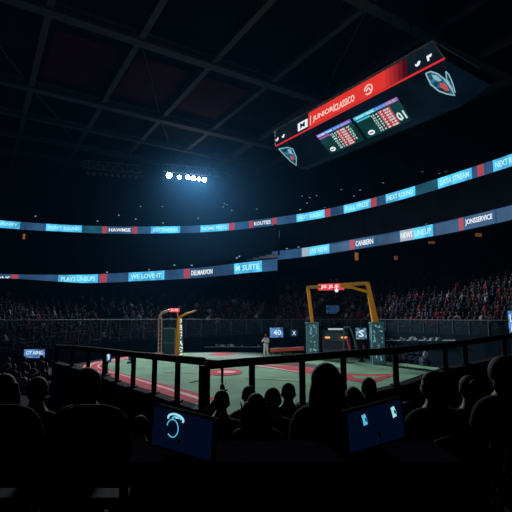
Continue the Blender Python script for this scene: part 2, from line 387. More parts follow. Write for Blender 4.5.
ground('infield_ground', None, 0.02, M_red, 'red infield dirt wedge narrowing to the left', 'field', [tuple(at_z(*p, 0).xy) for p in ((259, 364.8), (280, 368.2), (304, 372.5), (346, 380), (372, 384), (384, 379.2), (399, 374), (370, 374.4), (345, 374.2), (318, 369.5), (290, 366.2))])
ground('infield_ground', None, 0.032, M_turf, 'small green island inside the red infield dirt', 'field', [tuple(at_z(*p, 0).xy) for p in ((352, 376.2), (372, 376.6), (386, 376.0), (372, 380.4), (355, 379.0))])
def line(p, q, w, m, label, z=0.03):
    a = at_z(*p, 0); b = at_z(*q, 0); d = (b - a).normalized(); n = Vector((-d.y, d.x, 0)) * w / 2
    ground('field_line', None, z, m, label, 'field', [tuple((a + n).xy), tuple((b + n).xy), tuple((b - n).xy), tuple((a - n).xy)])
line((250, 365.2), (304, 373.2), 0.28, M_pink, 'pale foul line along the front of the red infield', 0.045)
line((165, 372.5), (205, 374), 0.12, M_line, 'faint pale line across the turf left of the mound')
line((245, 378), (300, 381.5), 0.10, M_line, 'faint pale line across the turf right of the mound')
line((190, 383), (206, 379), 0.12, mat('dark_seam', (0.02, 0.045, 0.03), 0.9), 'dark seam in the turf near the railing')

# glass / net barrier on top of the wall
M_net = sheer('barrier_net', (0.028, 0.052, 0.075), 0.36)
mb = MB(); n = 180; vs = []
for i in range(n + 1):
    p, nn = WALL.at(WALL.L * i / n, 0.06)
    for z in (zb(WALL.L * i / n), ZB + 1.0): vs.append((p.x, p.y, z)); q = p - nn * 0.02; vs.append((q.x, q.y, z))
mb.add(vs, [f for i in range(n) for a in [i * 4] for f in ((a, a + 4, a + 6, a + 2), (a + 1, a + 3, a + 7, a + 5), (a + 2, a + 6, a + 7, a + 3))])
nb = empty('barrier_net', 'pale see-through safety barrier on top of the padded field wall', 'barrier')
mb.build('net', M_net, nb)
mb = MB()
mb.tube([WALL.at(WALL.L * i / n, 0.04)[0] + Vector((0, 0, ZB + 1.0)) for i in range(n + 1)], 0.035, 6); mb.build('top_rail', mat('barrier_rail', (0.09, 0.11, 0.13), 0.6), nb)
for i in range(60):
    a = WALL.L * (i + .5) / 60; p, _ = WALL.at(a, 0.04); mb = MB(); mb.bar(p + Vector((0, 0, zb(a))), p + Vector((0, 0, ZB + 1.0)), 0.05, 0.05); mb.build('post', MATS['barrier_rail'], nb)

# near stand (rows step down towards the field)
TIERS = [(-3, 1.2, 2.4), (1.2, 2.35, 2.4), (2.35, 3.15, 2.1), (3.15, 4.0, 1.8), (4.0, 4.9, 1.45), (4.9, 6.7, 1.25)]
mb = MB()
for y0, y1, z in TIERS: mb.box((0, (y0 + y1) / 2, z / 2 - .1), (22, y1 - y0, z + .2))
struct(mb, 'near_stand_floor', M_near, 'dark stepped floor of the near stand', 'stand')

# ------------------------------------------------------------------ ribbon displays
def ribbon(path, z, h, segs, label, a0=None, a1=None):
    root = empty('ribbon_display', label, 'display', (0, 0, 0), group='ribbon displays on the deck fronts')
    def sect(s0, s1, off0, off1, z0, z1, name, m, n=None):
        n = n or max(1, int((s1 - s0) / 0.7)); mb = MB(); vs = []
        for i in range(n + 1):
            a = s0 + (s1 - s0) * i / n; p, _ = path.at(a, off0); q, _ = path.at(a, off1)
            vs += [(p.x, p.y, z0), (p.x, p.y, z1), (q.x, q.y, z1), (q.x, q.y, z0)]
        fs = [(0, 1, 2, 3), (4 * n + 3, 4 * n + 2, 4 * n + 1, 4 * n)]
        for i in range(n):
            b = 4 * i
            for k in range(4): fs.append((b + k, b + 4 + k, b + 4 + (k + 1) % 4, b + (k + 1) % 4))
        mb.add(vs, fs); return mb.build(name, m, root)
    a0 = 0 if a0 is None else a0; a1 = path.L if a1 is None else a1
    sect(a0, a1, 0.30, 0.02, z - h / 2, z + h / 2, 'screen', G_blue)
    sect(a0, a1, 0.32, -0.06, z - h / 2 - 0.10, z - h / 2 - 0.02, 'lower_trim', M_black)
    sect(a0, a1, 0.32, -0.06, z + h / 2 + 0.02, z + h / 2 + 0.10, 'upper_trim', M_black)
    for p0, p1, kind, txt in segs:
        s0, s1 = path.s_of_px(p0), path.s_of_px(p1)
        if s1 <= s0 + 0.05: continue
        mm = {'c': G_cyan, 't': G_teal, 'r': G_red, 'w': G_blue, 'p': G_pale}[kind]
        pan = sect(s0, s1, 0.0, -0.04, z - h * .47, z + h * .47, 'ad_panel', mm)
        if txt:
            sm = (s0 + s1) / 2; col = {'c': MATS['led_letter_pale'], 'w': G_white, 'r': G_white, 't': G_pale, 'p': G_white}[kind]
            def mp(x, y, zz, sm=sm):
                q, nn = path.at(sm + x, -0.05 - 0.03 - zz); return (q.x, q.y, z + y)
            lettering(txt, col, mp, pan, (s1 - s0) * .86, h * .5, 0.02)
    return root
glow('led_letter_pale', (0.40, 0.80, 0.95), 1.15)
ribbon(UP, Z_UP, 1.15, [(-70, -45, 'c', "PON'T SOUND"), (-20, 13, 'c', 'JOURNEY'), (40, 77, 'c', "PON'T SOUND"), (77, 98, 't', ''), (98, 103, 'r', ''), (103, 129, 'w', 'HAWMSE'), (129, 134, 'r', ''), (148, 178, 'c', 'GOTTHANNER'), (199, 228, 'c', 'NOMS PRESS'), (228, 234, 'r', ''), (249, 253, 'r', ''), (253, 273, 'w', 'KOUTIES'), (273, 277, 'r', ''),
    (298, 327, 'c', 'NEXT SOUND'), (327, 333, 'r', ''), (347, 375, 'c', 'FULL PRIZE'), (375, 381, 'r', ''), (391, 422, 'c', 'NEXT ROUND'), (422, 446, 't', ''), (446, 482, 'c', 'DATA STREAM'), (488, 495, 'r', ''), (505, 545, 'c', 'NEXT ROUND'), (560, 600, 'c', 'FULL PRIZE')], 'long blue LED ribbon curving along the front of the upper deck')
ribbon(LL, Z_LL, 1.3, [(-60, -20, 'c', 'PEPT LINEUP'), (-8, 8, 'w', 'DNS'), (8, 15, 'r', ''), (56, 96, 'c', 'PLAYS LINEUPS'), (98, 105, 'r', ''), (127, 163, 'c', 'WE LOVE IT'), (183, 189, 'r', ''), (189, 214, 'w', 'DELMARVON'), (234, 262, 'c', 'M SUITE')], 'blue LED ribbon on the lower deck front, left of the step')
ribbon(LR, Z_LR, 1.2, [(303, 310, 'p', ''), (310, 331, 'c', 'LIVE NOW'), (352, 357, 'r', ''), (357, 378, 'w', 'CANBERN'), (404, 418, 'p', 'NEWS'), (418, 438, 'c', 'LINEUP'), (465, 470, 'r', ''), (470, 503, 'w', 'JONSSERVICE'), (535, 570, 'c', 'LIVE NOW')], 'blue LED ribbon on the lower deck front, right of the step')

# ------------------------------------------------------------------ hanging scoreboard
JA = at_y(445, 59, 30); JZ = JA.z
JL = at_z(276, 146.5, JZ); JU = (JL - JA).normalized(); JV = Vector((JU.y, -JU.x, 0))
if JV.y < 0: JV = -JV
JLEN = (JL - JA).length; HB = 1.85; JS, JT = 2.75, 2.2       # band height, slant depth, slant drop
def J(u, v, z): return JA + JU * u + JV * v + Vector((0, 0, z))
sb = empty('hanging_scoreboard', 'big hanging scoreboard with a red top band, tilted in the air under the roof', 'scoreboard', (0, 0, 0))
DEPTH = 6.4
mb = MB()                                              # box part behind the band
mb.hexa([J(0, 0.06, 0), J(JLEN, 0.06, 0), J(JLEN, DEPTH, 0), J(0, DEPTH, 0)], [J(.9, 0.06, HB), J(JLEN + .1, 0.06, HB), J(JLEN + .1, DEPTH, HB), J(.9, DEPTH, HB)]); mb.build('housing', M_black, sb)
e0, e1 = 0.55, 0.9
mb = MB()
mb.hexa([J(e0 + .6, JS, -JT), J(JLEN - e1, JS, -JT), J(JLEN - e1, DEPTH - JS, -JT), J(e0 + .6, DEPTH - JS, -JT)], [J(0, 0, -0.02), J(JLEN, 0, -0.02), J(JLEN, DEPTH, -0.02), J(0, DEPTH, -0.02)])
G_slant = led('screen_dark_blue', (0.0012, 0.0045, 0.0095), 0.4, 0.4, 1.0)
mb.build('underside_screen', G_slant, sb)
mb = MB(); mb.slab([J(0, 0, 0), J(JLEN, 0, 0), J(JLEN + .1, 0, HB), J(.9, 0, HB)], JV, 0.06)
band_o = mb.build('band_screen', led('band_dark', (0.004, 0.009, 0.014), 0.4, .5, 1), sb)
mb = MB(); mb.bar(J(.9, -0.02, HB + .05), J(JLEN + .1, -0.02, HB + .05), 0.1, 0.12); mb.bar(J(.9, 0, HB + .05), J(.9, DEPTH, HB + .05), 0.1, 0.12); mb.bar(J(.9, -0.02, HB + .03), J(0, -0.02, 0), 0.1, 0.1); mb.bar(J(JLEN + .1, -0.02, HB), J(JLEN, -0.02, 0), 0.1, 0.1)
mb.build('frame', mat('frame_grey', (0.8, 0.8, 0.82), 0.8), sb)
mb = MB(); mb.bar(J(0, -0.05, 0.03), J(JLEN, -0.05, 0.03), 0.08, 0.13); mb.build('red_light_strip', glow('strip_red', (0.62, 0.025, 0.03), 1.1), sb)
NB = Vector((0, 0, 0)) - JV
def on_band(px, py, d=0.05):
    """where the sight line meets the band's own vertical plane, in band coordinates"""
    r = ray(px, py); o = Vector((0, 0, EYE)); k = (JA - o).dot(JV) / r.dot(JV); p = o + r * k
    return (p - JA).dot(JU), p.z - JZ
ua, _ = on_band(309, 124); ub, _ = on_band(386, 84)
def band_quad(u0, u1, z0, z1, m, name, parent, d=0.03, sk=0.0):
    mb = MB(); mb.slab([J(u0, -d, z0), J(u1, -d, z0), J(u1 - sk, -d, z1), J(u0 - sk, -d, z1)], NB, 0.02); return mb.build(name, m, parent)
m_red = glow('ad_red', (0.74, 0.035, 0.025), 1.0)
ad = band_quad(ua, ub, 0.16, HB - 0.16, m_red, 'red_ad_panel', band_o)
# the ad fades out to the right over four narrower, darker panels
for i in range(5):
    w = 0.42; k = (1 - (i + 1) / 6) ** 1.4
    band_quad(ub - w * (i + 1), ub - w * i, 0.16, HB - 0.16, glow('ad_fade%d' % i, (0.74 * k, 0.035 * k, 0.028 * k + .006), 1.0), 'ad_fade_panel', band_o)
def band_text(s, u0, u1, z0, z1, m, parent, name='lettering'):
    um, zm = (u0 + u1) / 2, (z0 + z1) / 2
    return lettering(s, m, lambda x, y, z: tuple(J(um - x, -0.07 - z, zm + y)), parent, abs(u1 - u0), z1 - z0, 0.02, name)
G_pinkw = glow('led_pink_white', (0.95, 0.62, 0.56), 1.0)
u0, _ = on_band(313.5, 126); u1, _ = on_band(334, 113); u2, _ = on_band(335, 112); u3, _ = on_band(355, 99)
band_text('JUNIOR', u0, u1, 0.42, 1.08, G_pinkw, ad); band_text('CLASSICO', u2, u3, 0.42, 1.08, G_pinkw, ad)
band_quad((u1 + u2) / 2 - .04, (u1 + u2) / 2 + .04, 0.42, 1.2, G_pinkw, 'divider', ad, 0.06)
band_quad(ua - .35, ua - .27, 0.3, 1.3, G_pinkw, 'divider', ad, 0.06)
uq, _ = on_band(369, 91)
mb = MB(); mb.tube([J(uq + .42 * math.cos(t), -0.07, .78 + .42 * math.sin(t)) for t in [k * math.pi / 8 for k in range(15)]], 0.06, 6); mb.tube([J(uq - .25, -0.07, .6), J(uq, -0.07, .95), J(uq + .25, -0.07, .7)], 0.07, 6); mb.build('round_emblem', G_pinkw, ad)
uw, _ = on_band(303, 127)
bw = band_quad(uw + .75, uw - .75, 0.35, 1.2, G_white, 'white_badge', band_o)
band_text('M', uw + .35, uw - .35, 0.5, 1.05, M_black, bw)
for px, py, s in ((277.5, 140, 'bird'), (283.5, 136.5, 'bird'), (418, 63.5, 'bird'), (429.5, 56.5, 'flag')):
    a, z = on_band(px, py); z = .72; mb = MB()
    if s == 'bird': out = [(-.32, .12), (-.1, -.02), (.0, .18), (.2, .25), (.34, .12), (.2, -.15), (-.05, -.26), (-.25, -.16)]
    else: out = [(-.3, .3), (.3, .3), (.22, .05), (-.02, .02), (-.02, -.3), (-.2, -.3)]
    mb.slab([J(a - x * .75, -0.03, z + y * .75) for x, y in out], NB, 0.03); mb.build('small_icon', G_white, band_o)
# slanted screen: coordinates u along, w down the slope
SL = (JV * JS + Vector((0, 0, -JT))); SLEN = SL.length; SL = SL.normalized(); SN = JU.cross(SL).normalized()
if SN.dot(JA - Vector((0, 0, EYE))) > 0: SN = -SN
def S(u, w, d=0.0): return JA + JU * u + SL * w + SN * d
def on_slant(px, py):
    r = ray(px, py); o = Vector((0, 0, EYE)); k = (JA - o).dot(SN) / r.dot(SN); p = o + r * k - JA
    return p.dot(JU), p.dot(SL)
def slant_poly(pix, m, name, parent, d=0.02, th=0.02):
    mb = MB(); mb.slab([S(*on_slant(*p), d) for p in pix], SN, th); return mb.build(name, m, parent)
def slant_uw(u0, u1, w0, w1, m, name, parent, d=0.05):
    mb = MB(); mb.slab([S(u0, w0, d), S(u1, w0, d), S(u1, w1, d), S(u0, w1, d)], SN, 0.02); return mb.build(name, m, parent)
def slant_text(s, u0, u1, w0, w1, m, parent):
    um, wm = (u0 + u1) / 2, (w0 + w1) / 2
    return lettering(s, m, lambda x, y, z: tuple(S(um - x, wm - y, 0.09 + z)), parent, abs(u1 - u0), abs(w1 - w0), 0.02)
G_board = led('board_teal', (0.004, 0.038, 0.038), 0.3, .5, 1.0)
G_violet = glow('led_violet', (0.22, 0.10, 0.62), 1.0); G_blueh = glow('led_header_blue', (0.05, 0.16, 0.75), 1.0); G_aqua = glow('led_aqua', (0.05, 0.55, 0.75), 1.0); G_magenta = glow('led_magenta', (0.42, 0.10, 0.42), 1.0)
G_cellred = glow('led_cell_red', (0.62, 0.045, 0.06), 1.0); G_cellw = glow('led_cell_white', (0.62, 0.82, 0.80), 1.0); G_cellt = glow('led_cell_teal', (0.03, 0.3, 0.3), 1.0)
sl_o = bpy.data.objects['underside_screen']
def board(tl, bl, tr, label_heads, title):
    ul, wl_ = on_slant(*tl); _, wb = on_slant(*bl); ur, _ = on_slant(*tr)
    w0 = (wl_ + on_slant(*tr)[1]) / 2; w1 = min(SLEN - .15, wb); print('BOARD', w0, w1, ul, ur); B = slant_uw(ul, ur, w0, w1, G_board, 'score_board', sl_o, 0.02)
    W = ul - ur; h = w1 - w0
    n = len(label_heads); 
    for i, hm in enumerate(label_heads):
        slant_uw(ul - W * i / n, ul - W * (i + 1) / n, w0, w0 + h * .13, hm, 'header_panel', B)
    slant_text(title[0], ul - W * .04, ul - W * .46, w0 + h * .03, w0 + h * .11, G_cellw, B)
    slant_text(title[1], ul - W * .52, ul - W * .96, w0 + h * .03, w0 + h * .11, G_pale, B)
    slant_uw(ul - W * .02, ul - W * .34, w0 + h * .17, w0 + h * .23, G_magenta if label_heads[0] is G_violet else G_aqua, 'sub_header', B)
    rows = 7
    for j in range(rows):
        z0 = w0 + h * (.20 + .108 * j); z1 = z0 + h * .085
        slant_uw(ul - W * .52, ul - W * .78, z0, z1, G_cellred, 'red_cell', B)
        slant_text(R.choice(['7 02', '3 14', '5 08', '1 20']), ul - W * .54, ul - W * .76, z0 + .02, z1 - .02, G_cellw, B)
        slant_text(R.choice(['03 7', '12 4', '08 1', '21 0']), ul - W * .36, ul - W * .50, z0 + .02, z1 - .02, G_cellw, B)
        if j < 5 and title[2] == '01': pass
        elif j < 6: slant_text(R.choice(['12', '07', '31']), ul - W * .81, ul - W * .90, z0 + .02, z1 - .02, G_cellw, B)
    if title[2] == '01': slant_text('01', ul - W * .80, ul - W * .97, w0 + h * .52, w0 + h * .86, G_cellw, B)
    um = ul - W * .16; mb = MB()
    mb.slab([S(um + .36 * math.cos(t), w0 + h * .82 + .24 * math.sin(t), .05) for t in [k * math.pi / 10 for k in range(20)]], SN, .02); ov = mb.build('white_oval', G_white, B)
    slant_uw(um + .22, um - .22, w0 + h * .80, w0 + h * .84, M_black, 'oval_bar', ov, 0.08)
board((316, 135), (333, 155), (350, 119), [G_violet, G_blueh, G_blueh, G_violet], ('HOME TEAM', 'INNING', ''))
board((353, 117.5), (372, 143), (397, 97), [G_aqua, G_aqua, G_blueh, G_magenta], ('AWAY TEAM', 'SCORE', '01'))
# wing emblems at both ends
G_emb = led('emblem_teal', (0.018, 0.10, 0.16), 0.9, 2.2, 1.0); G_embw = glow('emblem_white', (0.25, 0.48, 0.55), 1.0); G_embr = glow('emblem_red', (0.5, 0.08, 0.08), 1.0)
def leaf(pix, m, name, parent, d): return slant_poly(pix, m, name, parent, d, 0.02)
def rim(pix, parent, r=0.05):
    mb = MB(); P = [S(*on_slant(*p), 0.06) for p in pix]; mb.tube(P + [P[0]], r, 6); mb.build('emblem_outline', G_embw, parent)
EM1 = [(426, 73), (431, 71), (438, 73.5), (445, 79), (452, 89), (455, 95), (447, 93.5), (439, 90.5), (431, 84)]
em = leaf(EM1, G_emb, 'wing_emblem', sl_o, 0.02); rim(EM1, em)
leaf([(432, 74.5), (437, 75), (442, 80), (439, 81), (434, 78.5)], G_embw, 'emblem_mark', em, 0.05)
leaf([(440, 82), (445, 83), (450, 90), (446, 90.5), (441, 87)], G_embr, 'emblem_mark', em, 0.05)
EM1b = [(446, 71), (449, 74), (453, 83), (455.5, 92), (451, 86), (447, 79)]
leaf(EM1b, G_emb, 'wing_emblem', sl_o, 0.04); rim(EM1b, em, .04)
EM2 = [(279, 148.5), (288, 147), (293, 148.5), (296.5, 157), (296.5, 165), (291, 161), (285, 155)]
em = leaf(EM2, G_emb, 'wing_emblem', sl_o, 0.02); rim(EM2, em)
leaf([(288, 149), (291, 149), (293, 154), (289.5, 153)], G_embw, 'emblem_mark', em, 0.05)
leaf([(290, 155), (294, 156.5), (294, 160), (291, 158)], G_embr, 'emblem_mark', em, 0.05)
for u in (3.5, JLEN - 3.5):
    for v in (1.2, DEPTH - 1.2):
        mb = MB(); mb.tube([J(u, v, HB - .05), (J(u, v, 0) * 1).to_2d().to_3d() + Vector((0, 0, ROOF_Z + 1.1))], 0.05, 6); mb.build('hanger_cable', M_black, sb)

# ------------------------------------------------------------------ floodlight banks
G_lamp = glow('lamp_face', (0.92, 0.96, 1.0), 40)
def light_bank(px0, py0, px1, py1, lamps, lit, label, Y0=71):
    a = at_y(px0, py0, Y0); b = at_z(px1, py1, a.z); d = (b - a); L = d.length; d = d / L
    root = empty('floodlight_bank', label, 'floodlight', (a + b) / 2); bi = root.location.copy()
    q = lambda p: Vector(p) - bi
    mb = MB(); top = Vector((0, 0, 1.3)); n = 12
    for off in (Vector((0, 0, 0)), top): mb.bar(q(a + off), q(b + off), .14, .14)
    for i in range(n):
        p0 = a + d * L * i / n; p1 = a + d * L * (i + 1) / n
        mb.bar(q(p0 + (top if i % 2 else top * 0)), q(p1 + (top * 0 if i % 2 else top)), .08, .08); mb.bar(q(p0), q(p0 + top), .07, .07)
    mb.build('truss_frame', mat('bank_steel', (0.45, 0.42, 0.46), .6), root)
    for k in (.15, .85):
        p = a + d * L * k; mb = MB(); mb.tube([q(p + top), q(Vector((p.x, p.y, ROOF_Z + 0.9)))], 0.06, 6); mb.build('hanger_rod', M_black, root)
    for px, py, r in lamps:
        r_ = ray(px, py); k = (a.y + b.y) / 2; t = (px - px0) / (px1 - px0); p = a + d * (L * t); p = Vector((p.x, p.y, at_y(px, py, p.y).z))
        aim = (Vector((1, 28, 0)) - p).normalized(); mb = MB(); r3 = r * .86
        mb.tube([q(p - aim * .75), q(p - aim * .55), q(p - aim * .05)], [r3 * .35, r3 * .8, r3 * 1.08], 14); h = mb.build('lamp_housing', M_black, root)
        mb = MB(); mb.tube([q(p - aim * .04), q(p + aim * .02)], r3, 14); mb.build('lamp_face', G_lamp if lit else mat('unlit_lens', (.12, .14, .17), .2, 0, 0, 1, .6), h)
        mb = MB(); mb.bar(q(p - aim * .4), q(Vector((p.x, p.y, a.z))), .08, .08); mb.build('lamp_bracket', M_black, root)
        if lit: spot('flood_light', p + aim * .12, (2, 29, 0), FLOOD_W, (0.86, 0.93, 1.0), 74, .6)
light_bank(163, 171.5, 219, 176.5, [(169, 175.3, .52), (179, 177.2, .34), (187.5, 177.3, .4), (193, 178.3, .42), (198.5, 179, .34), (204, 180, .42)], True, 'bright bank of six lit white floodlights hanging under the roof')
light_bank(84, 168, 141, 173, [(88 + 6.0 * i, 173.2 + .5 * i, .36) for i in range(9)], False, 'dark bank of unlit floodlights hanging left of the lit bank')

# dim warm concourse lamps under the decks
G_warm = glow('warm_lamp', (0.26, 0.10, 0.025), 0.8); G_warm2 = glow('warm_lamp_dim', (0.16, 0.065, 0.02), 0.6)
for px, py, Y, w, h, lab in ((24, 236.5, 66, .45, 1.0, 'on the deck below the higher ribbon, furthest left'), (105.5, 239, 71.2, .5, 1.2, 'below the higher ribbon, second from the left'), (275, 240.5, 64, .45, 1.0, 'below the higher ribbon, above the step in the lower ribbons'), (356.5, 255.5, 51.5, .55, 1.4, 'below the lower right ribbon, upright'), (431.5, 242.5, 43.5, .9, .3, 'below the lower right ribbon, a flat smear'), (478.5, 234.5, 39.5, .8, .5, 'below the lower right ribbon, nearest the right edge'), (396, 258, 47, .5, .5, 'below the lower right ribbon, midway'), (58, 289, 71.6, .6, .5, 'below the lower left ribbon, left one'), (114, 286, 69.5, .3, .6, 'below the lower left ribbon, right one'), (499, 179, 43, .35, 1.0, 'between the two ribbons at far right')):
    p = at_y(px, py, Y); root = empty('concourse_lamp', 'small dim orange lamp ' + lab, 'lamp', p, group='orange concourse lamps'); mb = MB(); w *= .7; h *= .8; mb.box((0, 0, 0), (w, .15, h)); mb.build('diffuser', G_warm if h > .45 else G_warm2, root, bevel=.03)
    mb = MB(); mb.box((0, .14, 0), (w * 1.25, .12, h * 1.15)); mb.build('housing', M_black, root); mb = MB(); mb.bar((0, .15, h * .5), (0, .15, h * .5 + 1.2), .06, .06); mb.build('bracket', M_black, root)
G_speck = glow('deck_speck', (0.42, 0.47, 0.5), .8)
ra = random.Random(3)
for i in range(46):                                   # small glowing specks standing in for phone lights on the dark decks
    up = i < 30
    path, z0, dz, n = (UP, Z_UP + .6, .42, 17) if up else ((LL, Z_LL + .5, .34, 7) if i % 2 else (LR, Z_LR + .5, .34, 4))
    j = ra.randint(1, n); s = ra.uniform(path.s_of_px(5), path.s_of_px(505)) if path is not LR else ra.uniform(0, path.s_of_px(505)); p, nn = path.at(s, .9 + j * .85 - .06)
    mb = MB(); mb.box((0, 0, .0), (.22, .12, .12), math.atan2(nn.y, nn.x) - math.pi / 2)
    o = mb.build('light_speck', G_speck); o.location = p + Vector((0, 0, z0 + j * dz + .25))
    tag(o, 'tiny pale step light on the dark ' + ('upper deck' if up else 'middle deck'), 'light', 'step lights on the ' + ('upper deck' if up else 'middle deck'))
#PART2
# ------------------------------------------------------------------ railing and parapet of the near stand
LEFT = [(203.5, 361.5, 6.2), (178, 359, 6.7), (155, 356.5, 7.4), (134, 354.5, 8.1), (118, 352.5, 8.8), (105, 350.8, 9.4), (89, 349, 10.2), (73, 347.6, 11.0), (57, 346.5, 11.9)]
RIGHT = [(205, 365.5, 5.9), (252, 361.5, 6.1), (302, 358.0, 6.4), (343, 354.2, 6.8), (395, 350.5, 7.4), (444, 345.6, 8.1), (464, 342.8, 8.5), (503, 337.0, 9.3), (545, 331, 10.2)]
BOT_L = [409, 401, 393, 387, 381.5, 375.5, 370.5, 366, 362]
BOT_R = [420, 413, 405, 397, 385.5, 368.5, 364, 356, 349]
def railing(seq, bots, label, pw, first_w):
    tops = [at_y(px, py, D * 1.13) for px, py, D in seq]
    feet = [Vector((t.x, t.y, at_y(s[0], b, t.y).z)) for t, s, b in zip(tops, seq, bots)]
    root = empty('railing', label, 'railing', feet[0]); o = root.location.copy()
    mb = MB(); mb.tube([p - o for p in tops], 0.062, 10); mb.build('handrail', M_rail, root, smooth=True)
    for i, (t, f) in enumerate(zip(tops, feet)):
        w = first_w if i == 0 else pw; mb = MB(); mb.bar(f - o - Vector((0, 0, .04)), t - o, w, w * .8); mb.build('post', M_rail, root, bevel=.008)
        mb = MB(); mb.box(f - o + Vector((0, 0, .012)), (w * 2, w * 2, .024)); mb.build('post_foot', M_rail, root)
    return tops, feet
tl_, fl_ = railing(LEFT, BOT_L, 'dark metal railing running away to the far left', .085, .13)
tr_, fr_ = railing(RIGHT, BOT_R, 'dark metal railing bending along the right side', .095, .15)
mb = MB()
mb.tube([tl_[0] + Vector((0.02, 0, -.02)), tl_[0] + Vector((.20, .02, -.03)), tl_[0] + Vector((.27, .02, -.05)), tl_[0] + Vector((.29, .02, -.12)), tl_[0] + Vector((.29, .02, -.40))], [.055, .052, .035, .022, .016], 8)
tag(mb.build('railing_hook', M_rail), 'short dark hooked bar hanging off the corner where the two railings meet', 'hook')
def parapet(feet, name, label):
    mb = MB()
    for a, b in zip(feet, feet[1:]):
        d = (b - a).to_2d().normalized(); n = Vector((-d.y, d.x, 0)) * .11
        mb.hexa([Vector((p.x, p.y, -.05)) for p in (a - n, b - n, b + n, a + n)], [a - n, b - n, b + n, a + n])
    return struct(mb, name, M_near, label, 'wall')
parapet(fl_, 'wall_parapet_left', 'dark parapet wall under the left railing')
parapet(fr_, 'wall_parapet_right', 'dark parapet wall under the right railing')
# side block floor behind the left railing
mb = MB(); mb.prism([(fl_[0].x, fl_[0].y), (fl_[8].x, fl_[8].y), (-14, 13.8), (-14, 6.6), (fl_[0].x, 6.6)], 0, 1.24); struct(mb, 'side_stand_floor', M_near, 'dark side floor of the near stand behind the left railing', 'stand')
mb = MB(); mb.prism([(fr_[0].x, fr_[0].y), (fr_[0].x, 6.6), (13, 6.6), (13, fr_[8].y), (fr_[8].x, fr_[8].y)] + [(f.x, f.y) for f in fr_[7:0:-1]], 0, 1.24); struct(mb, 'side_stand_floor', M_near, 'dark side floor of the near stand behind the right railing', 'stand')

# ------------------------------------------------------------------ goal-like steel gates on the field
G_sign = glow('sign_red', (0.75, 0.06, 0.08), 1.1); G_signw = glow('sign_pink', (1.0, 0.62, 0.62), 1.1)
G_spark = glow('sparkle', (0.85, 0.80, 0.62), 1.2); G_spark2 = glow('sparkle_teal', (0.25, 0.55, 0.60), .7)
def gate_right():
    DL, DR = 40.0, 34.8
    root = empty('steel_gate', 'tall orange steel gate on two teal glass pillars in front of the right crowd', 'gate', at_z(345, 360, 0) * 1)
    o = root.location.copy(); o.z = 0; root.location = o
    def P(px, py, D): return at_y(px, py, D) - o
    # pillars: four-cornered glass towers with a frame
    for (px, D, w) in ((312.3, DL, .95), (377, DR, .86)):
        b = at_y(px, 340, D) - o; zt = at_y(px, 323.5, D).z; mb = MB()
        mb.box((b.x, b.y, zt / 2), (w, w * .8, zt)); pl = mb.build('pillar', M_teal, root, bevel=.05)
        for sx in (-1, 1):
            for sy in (-1, 1): mb = MB(); mb.bar((b.x + sx * w / 2, b.y + sy * w * .4, 0), (b.x + sx * w / 2, b.y + sy * w * .4, zt + .03), .09, .09); mb.build('pillar_edge', mat('teal_steel', (.14, .30, .34), .5), pl)
        for k in range(4): mb = MB(); z = zt * (.2 + .22 * k); mb.box((b.x, b.y, z), (w + .06, w * .8 + .06, .06)); mb.build('cross_band', MATS['teal_steel'], pl)
        mb = MB(); mb.box((b.x, b.y, zt + .06), (w * 1.15, w * .95, .12)); mb.build('pillar_cap', MATS['teal_steel'], pl)
        rr = random.Random(int(px)); 
        for k in range(26):
            mb = MB(); mb.box((b.x + rr.uniform(-.42, .42) * w, b.y - w * .4 - .03, rr.uniform(.1, .95) * zt), (.07, .04, rr.uniform(.05, .16))); mb.build('sparkle_speck', G_spark2, pl)  # scattered glowing boxes put in for the sparkle on the glass
    a0, a1 = P(312.5, 324, DL), P(308, 287.5, DL); b0, b1 = P(375.5, 323, DR), P(367.5, 283.5, DR)
    mb = MB(); mb.bar(a0, a1, .28, .3); mb.build('post', M_orange, root, bevel=.03)
    mb = MB(); mb.hexa([b0 + Vector((x * .24, y * .22, 0)) for x, y in ((-1, -1), (1, -1), (1, 1), (-1, 1))], [b1 + Vector((x * .15, y * .15, 0)) for x, y in ((-1, -1), (1, -1), (1, 1), (-1, 1))]); mb.build('post', M_orange, root, bevel=.03)
    m = P(344, 284.8, 36.6)
    mb = MB(); mb.bar(a1 + Vector((-.05, 0, 0)), P(322, 286.8, 38.6), .26, .26); mb.build('top_beam', M_orange_dark, root, bevel=.02)
    mb = MB(); mb.bar(P(341, 285.0, 37), b1 + Vector((.05, 0, .02)), .28, .26); mb.build('top_beam', M_orange_dark, root, bevel=.02)
    mb = MB(); mb.bar(P(342, 285.5, 36.9), P(350, 286.8, 36.2), .36, .34); mb.bar(P(350, 286.8, 36.2), P(369.5, 292.5, DR), .2, .2); mb.build('brace', M_orange, root)
    q0, q1 = P(318, 287.2, 38.9), P(342, 286.4, 37.0); d = (q1 - q0).normalized(); up = Vector((0, 0, .27)); nn = Vector((d.y, -d.x, 0)).normalized()
    mb = MB(); mb.slab([q0 - up, q1 - up, q1 + up, q0 + up], nn * -1, .3); sg = mb.build('sign_board', G_sign, root); mid = (q0 + q1) / 2; Lq = (q1 - q0).length
    lettering('JS JLS', G_signw, lambda x, y, z: tuple(mid + d * x + Vector((0, 0, y)) + nn * (.04 + z)), sg, Lq * .75, .34, .02, bold=.03)
    mb = MB(); c = P(336.5, 290.3, 37.4); mb.ball(c, .16); mb.bar(c, c + Vector((0, 0, .4)), .05, .05); mb.build('hanging_lamp', G_white, sg)
    for px in (333, 338): mb = MB(); c = P(px, 280.5, 37.6); mb.box(c, (.3, .25, .3)); mb.bar(c, c - Vector((0, 0, .8)), .06, .06); mb.build('camera_box', M_black, root)
gate_right()
